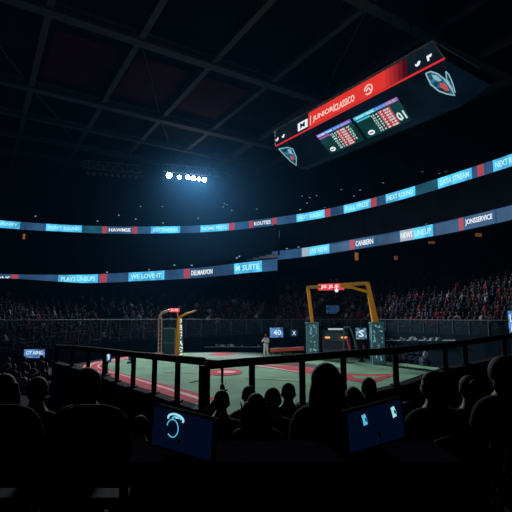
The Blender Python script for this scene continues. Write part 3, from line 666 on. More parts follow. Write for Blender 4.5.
def gate_left():
    D = 43.5
    root = empty('steel_gate', 'smaller pale and yellow steel gate at the far left of the field', 'gate', (X_at(168, D), D, 0)); o = root.location.copy()
    def P(px, py, d=D): return at_y(px, py, d) - o
    for dx in (-.13, .16):
        pts = [P(160, 318) + Vector((dx, 0, 0)), P(160, 330) + Vector((dx, 0, 0)), Vector((P(160, 340).x + dx, 0, 0))]
        mb = MB(); mb.tube(pts, .06, 8); mb.build('post', M_pale, root)
    mb = MB()
    for k in range(9):
        z = .2 + .4 * k; mb.bar((P(160, 340).x - .13, 0, z), (P(160, 340).x + .16, 0, z + .2), .04, .04)
    mb.build('lattice', M_pale, root)
    mb = MB(); mb.tube([P(159.6, 319), P(160, 315.5), P(162, 313), P(165, 311.6), P(170, 310.3)], .12, 8); mb.build('curved_arm', M_pale, root, smooth=True)
    mb = MB(); c = P(174.5, 310.2); mb.box(c, (.95, .25, .36)); sg = mb.build('sign_board', G_sign, root, bevel=.02)
    lettering('JLSJ', G_signw, lambda x, y, z: (c.x + x, c.y - .15 - z, c.z + y), sg, .7, .22, .02, bold=.03)
    mb = MB(); zt = P(178.5, 317.5).z
    mb.hexa([(P(176, 340).x, -.3, 0), (P(180, 340).x, -.3, 0), (P(180, 340).x, .3, 0), (P(176, 340).x, .3, 0)], [(P(177, 340).x, -.2, zt), (P(179.7, 340).x, -.2, zt), (P(179.7, 340).x, .2, zt), (P(177, 340).x, .2, zt)]); mb.build('post', M_orange, root)
    mb = MB()
    mb.hexa([(P(180, 340).x, -.25, 0), (P(183.5, 340).x, -.25, 0), (P(183.5, 340).x, .3, 0), (P(180, 340).x, .3, 0)], [(P(179.8, 340).x, -.2, zt), (P(181.3, 340).x, -.2, zt), (P(181.3, 340).x, .2, zt), (P(179.8, 340).x, .2, zt)]); lp = mb.build('sparkle_panel', M_teal, root)
    rr = random.Random(5)
    for k in range(44):
        f = rr.random(); mb = MB(); x0 = P(180.4 + .2 * (1 - f), 340).x; x1 = P(181.4 + 1.8 * (1 - f), 340).x; mb.box((rr.uniform(x0, x1), -.28, f * zt * .97), (.09, .05, .09)); mb.build('sparkle_speck', G_spark, lp)  # glowing boxes give this half of the post its white sparkle
    mb = MB(); mb.bar(P(177.5, 312), P(178, 318), .12, .12); mb.build('bracket', M_orange, root)
    mb = MB(); mb.tube([P(179, 318.5), P(181, 316.6), P(185, 314.2), P(196, 310.6)], [.11, .1, .09, .08], 8); mb.build('curved_arm', M_orange, root, smooth=True)
    mb = MB(); mb.ball(P(196, 310.6), .12, 8, 6); mb.build('arm_tip', MATS['grey_steel'], root)
    mb = MB(); x0, x1 = P(163, 340).x, P(175, 340).x; z1 = P(168, 328.5).z; mb.box(((x0 + x1) / 2, .12, z1 / 2), (x1 - x0, .08, z1)); pn = mb.build('panel', M_darkteal, root)
    mb = MB(); mb.bar((x0, 0.05, z1), (x1, 0.05, z1), .07, .07); mb.bar((x1, .05, 0), (x1, .05, z1), .07, .07); mb.bar((x0, .05, z1 * .45), (x1, .05, z1 * .45), .05, .05); mb.build('panel_frame', mat('pale_frame', (.3, .36, .38), .6), pn)
gate_left()

# dark service truck parked between the pillars
def truck():
    D = 42.6; px = 334.0; root = empty('service_truck', 'dark truck facing us between the teal pillars of the orange gate', 'truck', (X_at(px, D), D, 0))
    T = mat('truck_paint', (0.03, 0.07, 0.085), .5); lt = glow('amber_lamp', (0.95, 0.38, 0.12), 1.2); o = root.location
    mb = MB(); mb.hexa([(-1.25, -1.1, .45), (1.25, -1.1, .45), (1.25, 1.3, .45), (-1.25, 1.3, .45)], [(-1.15, -.7, 2.35), (1.15, -.7, 2.35), (1.15, 1.3, 2.35), (-1.15, 1.3, 2.35)]); mb.build('cab', T, root, bevel=.12)
    mb = MB(); mb.slab([(-1.0, -1.0, 1.35), (1.0, -1.0, 1.35), (.95, -.83, 2.15), (-.95, -.83, 2.15)], (0, -1, .2), .04); mb.build('windshield', mat('truck_glass', (.05, .12, .14), .1, 0, 0, 1, .7), root)
    mb = MB(); mb.box((0, -1.2, .55), (2.6, .25, .32)); mb.build('bumper', mat('truck_bumper', (.12, .14, .16), .5), root, bevel=.04)
    for k in range(3): mb = MB(); mb.box((0, -1.15, .8 + .12 * k), (1.1, .06, .05)); mb.build('grille_bar', MATS['truck_bumper'], root)
    for x in (-.82, .72): mb = MB(); mb.box((x, -1.02, 1.72), (.46 if x < 0 else .55, .12, .16)); mb.build('amber_light', lt, root, bevel=.03)
    mb = MB(); mb.box((.05, -.4, 2.47), (1.35, .35, .14)); mb.build('light_bar', glow('light_bar_white', (.42, .52, .55), 1.0), root, bevel=.03)
    rl = glow('red_outline', (.09, .015, .02), .7)
    for x in (-1.27, 1.27): mb = MB(); mb.bar((x, -1.13, .5), (x * .96, -.86, 1.75), .05, .05); mb.build('marker_strip', rl, root)
    for x in (-.95, .95):
        for y in (-.6, .85): mb = MB(); mb.tube([(x - .14, y, .42), (x + .14, y, .42)], .42, 16); w = mb.build('wheel', M_black, root); mb = MB(); mb.tube([(x - .16, y, .42), (x + .16, y, .42)], .2, 12); mb.build('hub', MATS['truck_bumper'], w)
    for x in (-1.45, 1.45): mb = MB(); mb.box((x, -.85, 1.65), (.16, .1, .34)); mb.bar((x, -.85, 1.65), (x * .8, -.75, 1.6), .05, .05); mb.build('side_mirror', M_black, root)
    # open side ladder with a red strip, and arched tubing beside the truck
    r2 = empty('arched_frame', 'bent teal tube frame with a red strip beside the dark truck', 'frame', (X_at(349, 40.2), 40.2, 0)); o2 = r2.location
    q = lambda a, b: at_y(a, b, 40.2) - o2
    mb = MB(); mb.tube([q(344, 327.2), q(349, 327.0), q(351, 330), q(352.5, 335), q(354.5, 340), Vector((q(357, 345).x, 0, 0))], .07, 8); mb.tube([q(344, 327.2), Vector((q(344, 340).x, .5, 0))], .06, 8); mb.build('tube', MATS['teal_steel'], r2)
    mb = MB(); mb.bar(q(346.5, 337.5), q(350.5, 353), .13, .08); mb.build('red_strip', glow('red_strip', (.26, .03, .05), .8), r2)
truck()
# screens
def screen(px, py, w, h, D, m, label, texts, post=None, name='display_screen', wall=True):
    p = at_y(px, py, D); sw, sh = w / FPX * D, h / FPX * D
    root = empty(name, label, 'screen', (p.x, p.y, 0 if post else p.z)); z = p.z if post else 0
    mb = MB(); mb.box((0, 0, z), (sw + .08, .12, sh + .08)); mb.build('housing', M_black, root)
    mb = MB(); mb.box((0, -.07, z), (sw, .03, sh)); pn = mb.build('panel', m, root)
    for t, x, y, tw, th, tm in texts: lettering(t, tm, lambda a, b, c: (x * sw + a, -.095 - c, z + y * sh + b), pn, tw * sw, th * sh, .01, bold=.02)
    if post: mb = MB(); mb.bar((0, .05, 0), (0, .05, z), post, post); mb.build('post', M_black, root); mb = MB(); mb.box((0, .05, .03), (.5, .4, .06)); mb.build('foot', M_black, root)
    elif wall == 'back': mb = MB(); mb.box((0, .35, 0), (.2, .6, .2)); mb.build('bracket', M_black, root)
    return root
G_scr = led('screen_blue', (0.09, 0.22, 0.50), .8, 5, .9); G_scr2 = led('screen_pale', (0.12, 0.25, 0.36), .9, 5, .8); G_scr3 = led('screen_dim', (0.02, 0.06, 0.14), .8, 5, .5)
G_scrw = glow('screen_white', (.65, .82, 1.0), 1.0)
screen(35, 353.5, 20, 8, 27, G_scr, 'wide bright blue screen on a post at the far left', [('CIY AIING', 0, .12, .8, .45, G_scrw), ('SCORES', 0, -.32, .6, .2, G_deep)], post=.16)
screen(107, 355.5, 7, 11, 28, G_scr, 'small upright bright screen on a post by the red track', [('H', 0, 0, .8, .7, G_scrw)], post=.12)
screen(276.5, 332.5, 13, 9.5, 44.5, G_scr, 'bright blue screen on the field wall behind the person in white', [('40', .05, 0, .6, .55, G_scrw)], post=.2)
screen(294, 333, 7, 6.5, 45.5, G_scr3, 'small dim screen right of the bright screen on the field wall', [('X', 0, 0, .5, .6, G_scrw)], post=.15)
screen(361, 333.5, 10.5, 11, 36.5, G_scr2, 'pale square screen beside the right teal pillar', [('S', 0, 0, .5, .6, G_scrw)], post=.2)
screen(332.5, 309.5, 13, 8, 50.2, G_scr3, 'dim blue screen hanging among the crowd inside the orange gate', [('LIVE', 0, 0, .6, .4, G_deep)], post=.25)
screen(131, 357.5, 3.5, 5, 36, G_scr3, 'tiny pale screen on a post beyond the red track', [], post=.08)
screen(511, 323, 6, 24, 26, G_scr, 'upright blue screen at the right edge of the picture', [('L', 0, .2, .6, .3, G_scrw), ('A', 0, -.2, .6, .3, G_scrw)], post=.14)
# red padded barrier beyond the player
a, b = at_y(270, 350.6, 42.5), at_y(304, 348.6, 42.5)
root = empty('padded_barrier', 'long low red barrier behind the person in white', 'barrier', (a.x, 42.5, 0)); o = root.location
mb = MB(); mb.bar(a - o, b - o, .18, .30); mb.build('rail', mat('red_pad', (.85, .12, .10), .6), root, bevel=.04); mb = MB(); mb.bar(a - o + Vector((0, -.02, .17)), b - o + Vector((0, -.02, .17)), .2, .05); mb.build('pale_edge', mat('pale_pad', (.8, .5, .45), .6), root)
for k in (.04, .35, .66, .97): mb = MB(); p = (a - o).lerp(b - o, k); mb.bar((p.x, 0, 0), (p.x, 0, p.z), .08, .08); mb.build('leg', M_black, root)

# ------------------------------------------------------------------ people
def skin_mesh(joints, edges, radii, sub=2, root=0):
    me = bpy.data.meshes.new('skin'); names = list(joints); ix = {n: i for i, n in enumerate(names)}
    me.from_pydata([joints[n] for n in names], [(ix[a], ix[b]) for a, b in edges], [])
    o = bpy.data.objects.new('skin', me); C.objects.link(o)
    o.modifiers.new('s', 'SKIN')
    lay = me.skin_vertices[0]
    for n in names: r = radii[n]; lay.data[ix[n]].radius = r if isinstance(r, tuple) else (r, r)
    lay.data[root].use_root = True
    ss = o.modifiers.new('b', 'SUBSURF'); ss.levels = sub; ss.render_levels = sub
    dg = bpy.context.evaluated_depsgraph_get(); dg.update(); out = bpy.data.meshes.new_from_object(o.evaluated_get(dg))
    bpy.data.objects.remove(o); return out
def join_remesh(meshes, voxel, smooth=2):
    bm = bmesh.new()
    for m in meshes: bm.from_mesh(m)
    me = bpy.data.meshes.new('body'); bm.to_mesh(me); bm.free()
    o = bpy.data.objects.new('body', me); C.objects.link(o)
    r = o.modifiers.new('r', 'REMESH'); r.mode = 'VOXEL'; r.voxel_size = voxel
    if smooth: s = o.modifiers.new('s', 'SMOOTH'); s.factor = .5; s.iterations = smooth
    dg = bpy.context.evaluated_depsgraph_get(); dg.update(); out = bpy.data.meshes.new_from_object(o.evaluated_get(dg)); bpy.data.objects.remove(o)
    out.polygons.foreach_set('use_smooth', [True] * len(out.polygons)); out.materials.clear(); return out
def head_mesh(c, yaw=0.0, pitch=0.0):
    """an adult head 23 cm tall looking towards +Y before turning"""
    mb = MB(); mb.ball((0, 0, 0), (.076, .097, .116), 28, 20)
    vs = []
    for x, y, z in mb.v:
        if z < -.02: k = min(1, (-.02 - z) / .09); x *= 1 - .32 * k; y = y * (1 - .18 * k) + .016 * k
        if y > 0 and abs(z - .012) < .03 and .014 < abs(x) < .05: y -= .009                      # eye sockets
        if y > 0 and abs(x) < .014 and -.045 < z < .012: y += .022 * (1 - abs(z + .03) / .05) if z > -.045 else 0   # nose
        if y > 0 and abs(x) < .03 and -.075 < z < -.06: y += .006                                # lips
        if y < 0 and z > -.02: y *= 1.04
        vs.append((x, y, z))
    mb.v = vs
    for s in (-1, 1):
        mb.ball((s * .079, -.008, -.008), (.012, .024, .034), 10, 8)
        mb.ball((s * .031, .080, .012), (.013, .010, .010), 10, 8)
    q = Matrix.Rotation(yaw, 3, 'Z') @ Matrix.Rotation(pitch, 3, 'X')
    me = bpy.data.meshes.new('head'); me.from_pydata([tuple(q @ Vector(v) + Vector(c)) for v in mb.v], [], mb.f); return me
def hand_meshes(wrist, fwd, palm_n, point=False, curl=.5, side=1):
    """palm + four fingers + thumb; fwd = along the fingers, palm_n = out of the palm; side = +1 when the thumb lies on cross(fwd, palm_n)"""
    w = Vector(wrist); f = Vector(fwd).normalized(); n = Vector(palm_n); n = (n - f * n.dot(f)).normalized(); t = f.cross(n).normalized() * side
    out = [skin_mesh({'a': w, 'b': w + f * .045, 'c': w + f * .088}, [('a', 'b'), ('b', 'c')], {'a': (.026, .02), 'b': (.038, .018), 'c': (.038, .014)}, 1)]
    for i, (off, L) in enumerate(((.027, .074), (.009, .083), (-.009, .077), (-.026, .060))):
        c = .06 if (point and i == 0) else (1.25 if point else curl); p = w + f * .078 + t * off; d = f.copy(); J = {'0': p - f * .02, '1': p}; pr = '1'
        for k, fr in enumerate((.45, .31, .24)):
            d = (d * math.cos(c * (.8 if k else .6)) + n * math.sin(c * (.8 if k else .6))).normalized()
            n2 = n; p = p + d * L * fr; J[str(k + 2)] = p
        ks = list(J); out.append(skin_mesh(J, list(zip(ks, ks[1:])), {k: .0092 - .0007 * i_ for i_, k in enumerate(ks)}, 1))
    b = w + f * .03 + t * .026; J = {'0': w + f * .012 + t * .01, '1': b, '2': b + (f * .55 + t * .7 + n * .35).normalized() * .036, '3': b + (f * .55 + t * .7 + n * .35).normalized() * .036 + (f * .9 + t * .2 + n * .5).normalized() * .03}
    out.append(skin_mesh(J, [('0', '1'), ('1', '2'), ('2', '3')], {'0': .014, '1': .0125, '2': .0105, '3': .009}, 1))
    return out
ARMJ = ('shoulder', 'elbow', 'wrist')
def body_joints(pose):
    sit = pose.get('sit', True); J = {}
    if sit:
        lean = pose.get('lean', 0.0)
        J.update(pelvis=(0, 0, .50), waist=(0, -.01 + lean * .3, .66), chest=(0, -.01 + lean * .8, .86), neckb=(0, lean, .99), neckt=(0, .015 + lean * 1.1, 1.08))
        for s, n in ((-1, 'L'), (1, 'R')): J.update({'hip' + n: (s * .09, .02, .49), 'knee' + n: (s * .12, .42, .50), 'ankle' + n: (s * .12, .44, .10), 'toe' + n: (s * .13, .58, .04), 'heel' + n: (s * .12, .40, .045)})
        J['headc'] = (0, .03 + lean * 1.15, 1.19)
    else:
        J.update(pelvis=(0, 0, .95), waist=(0, .01, 1.12), chest=(0, .0, 1.34), neckb=(0, -.01, 1.49), neckt=(0, .01, 1.57), headc=(0, .03, 1.69))
        for s, n in ((-1, 'L'), (1, 'R')): J.update({'hip' + n: (s * .09, 0, .93), 'knee' + n: (s * .13, .05, .50), 'ankle' + n: (s * .17, -.02, .09), 'toe' + n: (s * .19, .14, .035), 'heel' + n: (s * .17, -.06, .04)})
    for s, n in ((-1, 'L'), (1, 'R')):
        sh = Vector(J['neckb']) + Vector((s * .185, -.01, -.045)); J['shoulder' + n] = tuple(sh)
        e, w = pose.get('arm' + n, ((s * .035, .10, -.27), (-s * .07, .32, -.40))); J['elbow' + n] = tuple(sh + Vector(e)); J['wrist' + n] = tuple(sh + Vector(w))
    return J
BR = dict(pelvis=(.15, .12), waist=(.135, .105), chest=(.155, .12), neckb=(.075, .07), neckt=(.056, .06), headc=(.06, .06))
for n in 'LR': BR.update({'hip' + n: .098, 'knee' + n: .062, 'ankle' + n: .040, 'toe' + n: (.042, .028), 'heel' + n: .036, 'shoulder' + n: .066, 'elbow' + n: .044, 'wrist' + n: .028})
BE = [('pelvis', 'waist'), ('waist', 'chest'), ('chest', 'neckb'), ('neckb', 'neckt'), ('neckt', 'headc')]
for n in 'LR': BE += [('pelvis', 'hip' + n), ('hip' + n, 'knee' + n), ('knee' + n, 'ankle' + n), ('ankle' + n, 'toe' + n), ('ankle' + n, 'heel' + n), ('neckb', 'shoulder' + n), ('shoulder' + n, 'elbow' + n), ('elbow' + n, 'wrist' + n)]
def person_meshes(pose, voxel=.011):
    J = body_joints(pose); names = list(J)
    parts = [skin_mesh(J, BE, BR, 2), head_mesh(J['headc'], pose.get('yaw', 0), pose.get('nod', 0))]
    for s, n in ((-1, 'L'), (1, 'R')):
        e, w = Vector(J['elbow' + n]), Vector(J['wrist' + n]); f = pose.get('hand' + n, (w - e)); pn = pose.get('palm' + n, (0, 0, -1) if pose.get('sit', True) else (-s, 0, 0))
        parts += hand_meshes(w, f, pn, pose.get('point') == n, pose.get('curl', .45), 1 if (Vector(f).cross(Vector(pn)).x * -s > 0) else -1)
    body = join_remesh(parts, voxel, 1)
    grow = lambda d: {k: tuple(x + d for x in v) if isinstance(v, tuple) else v + d for k, v in BR.items()}
    up = ['pelvis', 'waist', 'chest', 'neckb'] + [a + n for n in 'LR' for a in ARMJ]; lo = ['pelvis'] + [a + n for n in 'LR' for a in ('hip', 'knee', 'ankle')]
    g = grow(.017); J2 = dict(J)
    for n in 'LR': J2['wrist' + n] = tuple(Vector(J['elbow' + n]).lerp(Vector(J['wrist' + n]), .93)); J2['ankle' + n] = tuple(Vector(J['knee' + n]).lerp(Vector(J['ankle' + n]), .9))
    g['neckb'] = (.088, .084); 
    for n in 'LR': g['wrist' + n] = .043; g['ankle' + n] = .062
    J2['neckb'] = tuple(Vector(J['neckb']) + Vector((0, 0, .005)))
    jacket = join_remesh([skin_mesh({k: J2[k] for k in up}, [e for e in BE if e[0] in up and e[1] in up], {k: g[k] for k in up}, 2)], voxel * 1.3, 1)
    trousers = join_remesh([skin_mesh({k: J2[k] for k in lo}, [e for e in BE if e[0] in lo and e[1] in lo], {k: g[k] for k in lo}, 2)], voxel * 1.3, 1)
    shoes = []
    for n in 'LR': shoes.append(skin_mesh({k: J[k + n] for k in ('ankle', 'toe', 'heel')}, [('ankle', 'toe'), ('ankle', 'heel')], {'ankle': .05, 'toe': (.053, .036), 'heel': .046}, 1))
    return dict(J=J, body=body, jacket=jacket, trousers=trousers, shoes=shoes, pose=pose)
def hair_mesh(c, yaw, kind):
    mb = MB(); k = {'short': 1.0, 'crop': .6}.get(kind, 1)
    mb.ball((0, -.012, .020), (.084, .104, .108), 26, 18)
    vs = [(x, y, z) for x, y, z in mb.v]; out = []
    for x, y, z in vs:
        if y > .035 and z < .055: y = .035 + (y - .035) * .25; z = z + .0
        if z < -.06: z = -.06 + (z + .06) * .4
        out.append((x, y, z))
    mb.v = out
    if kind == 'long':
        mb.tube([(0, -.03, .05), (0, -.055, -.05), (0, -.075, -.16), (0, -.08, -.27), (0, -.075, -.34)], [.088, .105, .115, .10, .045], 20)
        for s in (-1, 1): mb.tube([(s * .05, .0, .04), (s * .082, -.005, -.05), (s * .092, -.01, -.15), (s * .08, -.02, -.26)], [.05, .045, .045, .025], 12)
    if kind == 'bun': mb.ball((0, -.115, .06), .045, 14, 10)
    if kind == 'mane':
        mb.ball((0, -.02, .01), (.108, .118, .122), 26, 18); mb.tube([(0, -.03, .03), (0, -.05, -.07), (0, -.07, -.18), (0, -.08, -.30), (0, -.075, -.40)], [.10, .125, .14, .13, .06], 22)
    if kind == 'full':
        mb.ball((0, -.02, .01), (.108, .118, .122), 26, 18); mb.ball((0, -.05, -.07), (.10, .085, .11), 20, 14)
    q = Matrix.Rotation(yaw, 3, 'Z'); me = bpy.data.meshes.new('hair'); me.from_pydata([tuple(q @ Vector(v) + Vector(c)) for v in mb.v], [], mb.f)
    return join_remesh([me], .008, 2)
PM = {}
def person(posekey, pose, loc, rz, label, hair, cloth, scale=1.0, legs=None, group=None, skin=None, hairmat=None, cap=None):
    if posekey not in PM: PM[posekey] = person_meshes(pose)
    d = PM[posekey]; root = empty('person', label, 'person', loc, rz, group); root.scale = (scale,) * 3
    def put(name, me, m):
        me = me.copy(); me.materials.clear(); me.materials.append(m); o = bpy.data.objects.new(name, me); C.objects.link(o); o.parent = root; return o
    put('body', d['body'], skin or M_skin); put('jacket', d['jacket'], cloth); put('trousers', d['trousers'], legs or M_charcoal)
    for s in d['shoes']: o = put('shoe', s, M_black)
    if hair: put('hair', hair_mesh(d['J']['headc'], pose.get('yaw', 0), hair), hairmat or M_hair)
    if cap:
        mb = MB(); c = Vector(d['J']['headc']); mb.ball((0, -.005, .045), (.086, .104, .085), 20, 12); mb.prism([(x, y) for x, y in [(-.07, .06), (-.06, .14), (0, .17), (.06, .14), (.07, .06)]], .035, .05)
        q = Matrix.Rotation(pose.get('yaw', 0), 3, 'Z'); mb.v = [tuple(q @ Vector(v) + c) for v in mb.v]; mb.build('cap', cap, root, smooth=True)
    return root
SIT = dict(sit=True)
P_POINT = dict(sit=True, armR=((.06, .20, -.16), (.0, .27, .06)), armL=((-.02, .26, .03), (.17, .30, .28)), handL=(.05, .05, 1), palmL=(0, 1, -.1), handR=(.25, .15, 1), palmR=(-1, .2, 0), point='L', lean=.03)
P_LEAN = dict(sit=True, lean=.10, armL=((-.05, .16, -.24), (.05, .38, -.33)), armR=((.05, .16, -.24), (-.05, .38, -.33)))
P_LEFT = dict(sit=True, yaw=.9, lean=.02); P_RIGHT = dict(sit=True, yaw=-.7)
ROWZ = {1: 2.1, 2: 1.8, 3: 1.45, 4: 1.25}; ROWY = {2: 3.55, 3: 4.42, 4: 5.35}
def seat_at(x, y, z, parent_label, rz=0, group=None):
    return (x, y, z, rz, parent_label, group)
# stadium seat, built once and copied
def make_seat(label):
    root = empty('stadium_seat', label, 'seat', (0, 0, 0), 0, 'dark seats of the near stand')
    mb = MB(); out = [(-.21, .0), (.21, .0)]; vs = []
    prof = [(-.225, .42), (-.225, .72), (-.20, .82), (-.15, .875), (-.07, .90), (.07, .90), (.15, .875), (.20, .82), (.225, .72), (.225, .42)]
    mb.slab([(x, -.20 - (z - .42) * .16, z) for x, z in prof], (0, 1, .16), .035); mb.build('backrest', M_seat, root, bevel=.012)
    mb = MB(); mb.hexa([(-.215, -.17, .32), (.215, -.17, .32), (.215, .24, .34), (-.215, .24, .34)], [(-.215, -.17, .355), (.215, -.17, .355), (.215, .24, .378), (-.215, .24, .378)]); mb.build('seat_pan', M_seat, root, bevel=.015)
    for s in (-1, 1):
        mb = MB(); mb.tube([(s * .25, -.20, .36), (s * .25, -.19, .54), (s * .25, .10, .55), (s * .25, .12, .53)], .018, 8); mb.build('armrest', M_black, root)
        mb = MB(); mb.bar((s * .2, -.1, 0), (s * .2, -.1, .33), .035, .07); mb.bar((s * .2, -.2, .015), (s * .2, .08, .015), .05, .03); mb.build('leg', M_black, root)
    return root
SEAT = [None]
def place_seat(x, y, z, label, rz=0):
    if SEAT[0] is None: SEAT[0] = make_seat(label); o = SEAT[0]
    else: o = copy_tree(SEAT[0])
    o.location = (x, y, z); o.rotation_euler = (0, 0, rz); o['label'] = label; return o
def sitter(px, pytop, row, label, hair, cloth, posekey='sit', pose=SIT, y=None, rz=0, seatlabel=None, **kw):
    y = y or ROWY[row]; z = ROWZ[row]; top = at_y(px, pytop, y).z; sc = (top - z) / (1.315 if hair not in ('full', 'mane') else 1.325)
    sc = max(.84, min(1.13, sc)); x = X_at(px, y)
    person(posekey, pose, (x, y, z), rz, label, hair, cloth, sc, **kw)
    place_seat(x, y - .085, z, seatlabel or 'seat under the ' + ' '.join(label.split(',')[0].split()[:13]), rz)
    return sc
sitter(90, 367, 2, 'person with full dark hair seated at left below the railing, seen from behind', 'full', M_navy, skin=None)
sitter(325, 362, 2, 'person with big dark hair seated tallest before the right railing, seen from behind', 'mane', M_charcoal, y=3.35)
sitter(222, 391, 3, 'person seated pointing a finger up at the railing corner', 'short', M_navy, 'point', P_POINT, y=4.7)
sitter(249, 386, 4, 'person with dark hair seated low between the pointing person and the round-headed pair', 'short', M_charcoal, y=5.85)
sitter(256, 393.5, 3, 'person with long dark hair seated right beside the pointing person', 'long', M_darkred, y=4.1)
sitter(272.3, 384, 4, 'person with short hair, left one of the round-headed pair below the right railing', 'crop', M_navy, y=5.05)
sitter(287.8, 383, 4, 'person with short hair, right one of the round-headed pair below the right railing', 'short', M_charcoal, y=5.85)
sitter(354, 389, 3, 'person leaning low with the head down, right of the tallest big-haired person', 'long', M_charcoal, 'lean', P_LEAN, y=4.4)
sitter(367, 371, 4, 'person with a small round head seated alone against the red infield', 'crop', M_navy, y=5.9)
sitter(432, 371.5, 2, 'person in dark clothes at right with the face turned left and a lit cheek', 'short', M_charcoal, 'left', P_LEFT, y=3.5)
sitter(466, 369, 3, 'person in a maroon top seated behind the parapet at right', 'bun', M_darkred, y=4.5)
sitter(501, 355, 2, 'person seated tall at the right edge, seen from behind', 'full', M_navy, y=3.55)
sitter(41, 372, 3, 'person with short dark hair seated second from the left edge', 'short', M_charcoal, y=4.4)
sitter(8, 374, 2, 'person with long dark hair seated at the left edge', 'long', M_darkred, y=3.45)
sitter(141, 418, 3, 'person seated low behind the left monitor with the head bowed', 'crop', M_charcoal, 'lean', P_LEAN, y=4.35)
sitter(187, 421, 3, 'person seated low just left of the pointing person', 'short', M_darkred, 'sit', SIT, y=4.2)
sitter(404, 402, 3, 'person seated low behind the right monitor', 'short', M_navy, 'right', P_RIGHT, y=4.4)
for px, lab in ((-42, 'dark empty seat cut by the left edge of the picture'), (35, 'dark empty seat with a round-topped back, lowest at left'), (112, 'dark empty seat with a round-topped back left of the left monitor'), (524, 'dark empty seat with a round-topped back at the lower right edge'), (601, 'dark empty seat beyond the right edge')):
    place_seat(X_at(px, 2.95), 2.93, ROWZ[1], lab)

# press desk with two monitors
root = empty('press_desk', 'long dark press desk carrying two monitors in the front row', 'desk', (X_at(283, 2.78), 2.78, ROWZ[1])); 
mb = MB(); mb.box((0, 0, .60), (1.95, .44, .035)); mb.build('desk_top', mat('desk_laminate', (.006, .006, .008), 1, 0, 0, 1, 0), root, bevel=.006)
mb = MB(); mb.box((0, .19, .34), (1.9, .02, .44)); mb.build('front_panel', M_black, root)
for s in (-1, 1):
    for y in (-.17, .17): mb = MB(); mb.bar((s * .9, y, 0), (s * .9, y, .585), .04, .04); mb.build('leg', M_black, root)
G_mon = glow('monitor_blue', (0.0008, 0.0030, 0.012), 1.0); G_glyph = glow('glyph_cyan', (0.10, 0.50, 0.75), 1.0); G_glyph2 = glow('glyph_pale', (0.35, 0.75, 0.85), 1.0)
def monitor(p0, p1, D0, D1, hgt, label, side):
    """p0, p1 = pixel ends of the top edge, D0, D1 their distances"""
    a, b = at_y(*p0, D0), at_y(*p1, D1); zt = ROWZ[1] + .6175
    root = empty('monitor', label, 'monitor', ((a.x + b.x) / 2, (a.y + b.y) / 2, zt)); o = root.location
    d = (b - a); dn = Vector((-d.y, d.x, 0)).normalized(); dn = dn if dn.y < 0 else -dn
    dr = Vector((0, 0, -hgt)) + dn * (hgt * .12); nrm = d.cross(dr).normalized(); nrm = nrm if nrm.y < 0 else -nrm
    A, B = a - o, b - o
    mb = MB(); mb.slab([A, B, B + dr, A + dr], -nrm, .03); mb.build('case', M_black, root)
    i = .04; S_ = lambda x, y, dd=.004: A + d * x + dr * y + nrm * dd
    mb = MB(); mb.slab([S_(i, .07, .002), S_(1 - i, .07, .002), S_(1 - i, .94, .002), S_(i, .94, .002)], nrm, .003); sc = mb.build('screen', G_mon, root)
    mb = MB(); mb.tube([A + nrm * .004, B + nrm * .004], .004, 6); mb.build('bright_edge', mat('monitor_edge', (.34, .36, .38), .4), root)
    c = (A + B) / 2 + dr; mb = MB(); mb.bar(c - nrm * .02 + Vector((0, 0, .08)), Vector((c.x, c.y + .03, .0)), .05, .03); mb.build('stand', M_black, root); mb = MB(); mb.box((c.x, c.y + .03, .006), (.2, .14, .012)); mb.build('stand_base', MATS['desk_laminate'], root)
    return S_, sc, nrm
S1, sc1, n1 = monitor((153, 402.5), (216, 418.5), 2.72, 2.58, .235, 'left monitor with a round cyan emblem, its top sloping down to the right', -1)
S2, sc2, n2 = monitor((344, 411), (402, 396), 2.60, 2.74, .235, 'right monitor with two cyan marks, its top sloping up to the right', 1)
def swirl(S_, cx, cy, rx, ry, m, parent, nrm, a0, a1, w=.006, name='emblem_ring'):
    mb = MB(); mb.tube([S_(cx + rx * math.cos(a0 + (a1 - a0) * k / 18), cy + ry * math.sin(a0 + (a1 - a0) * k / 18), .009) for k in range(19)], w, 6); mb.build(name, m, parent)
swirl(S1, .40, .24, .12, .11, G_glyph2, sc1, n1, 2.9, 6.6); swirl(S1, .42, .24, .07, .06, G_glyph, sc1, n1, 2.6, 6.0, .005); swirl(S1, .36, .46, .09, .20, G_glyph, sc1, n1, 3.3, 8.6, .003)
swirl(S1, .44, .22, .04, .02, G_white, sc1, n1, 3.0, 6.2, .003)
for cx, m in ((.30, G_glyph), (.80, G_glyph2)):
    mb = MB(); P = [(-.035, -.10), (.02, -.12), (.045, .0), (.05, .12), (-.01, .14), (-.02, .02)]; mb.slab([S2(cx + x, .30 + y, .006) for x, y in P], n2, .003); g = mb.build('glyph', m, sc2)
    mb = MB(); mb.slab([S2(cx + x * .4 + .02, .31 + y * .35, .010) for x, y in P], n2, .002); mb.build('glyph_mark', G_deep if m is G_glyph else G_mon, g)

# player in white on the field
P_PLAY = dict(sit=False, armL=((-.10, .10, -.25), (.02, .30, -.28)), armR=((.12, .08, -.24), (.00, .28, -.20)), yaw=.4)
pl = at_z(266, 357.5, 0)
M_white_d = mat('grey_white_cloth', (.8, .76, .76), .9, 0, .35, 9)
person('player', P_PLAY, (pl.x, pl.y, .012), 2.7, 'person in a white uniform and red cap standing by the red barrier on the field', None, M_white_d, 1.13, legs=M_white, cap=mat('red_cap', (.35, .05, .06), .8))

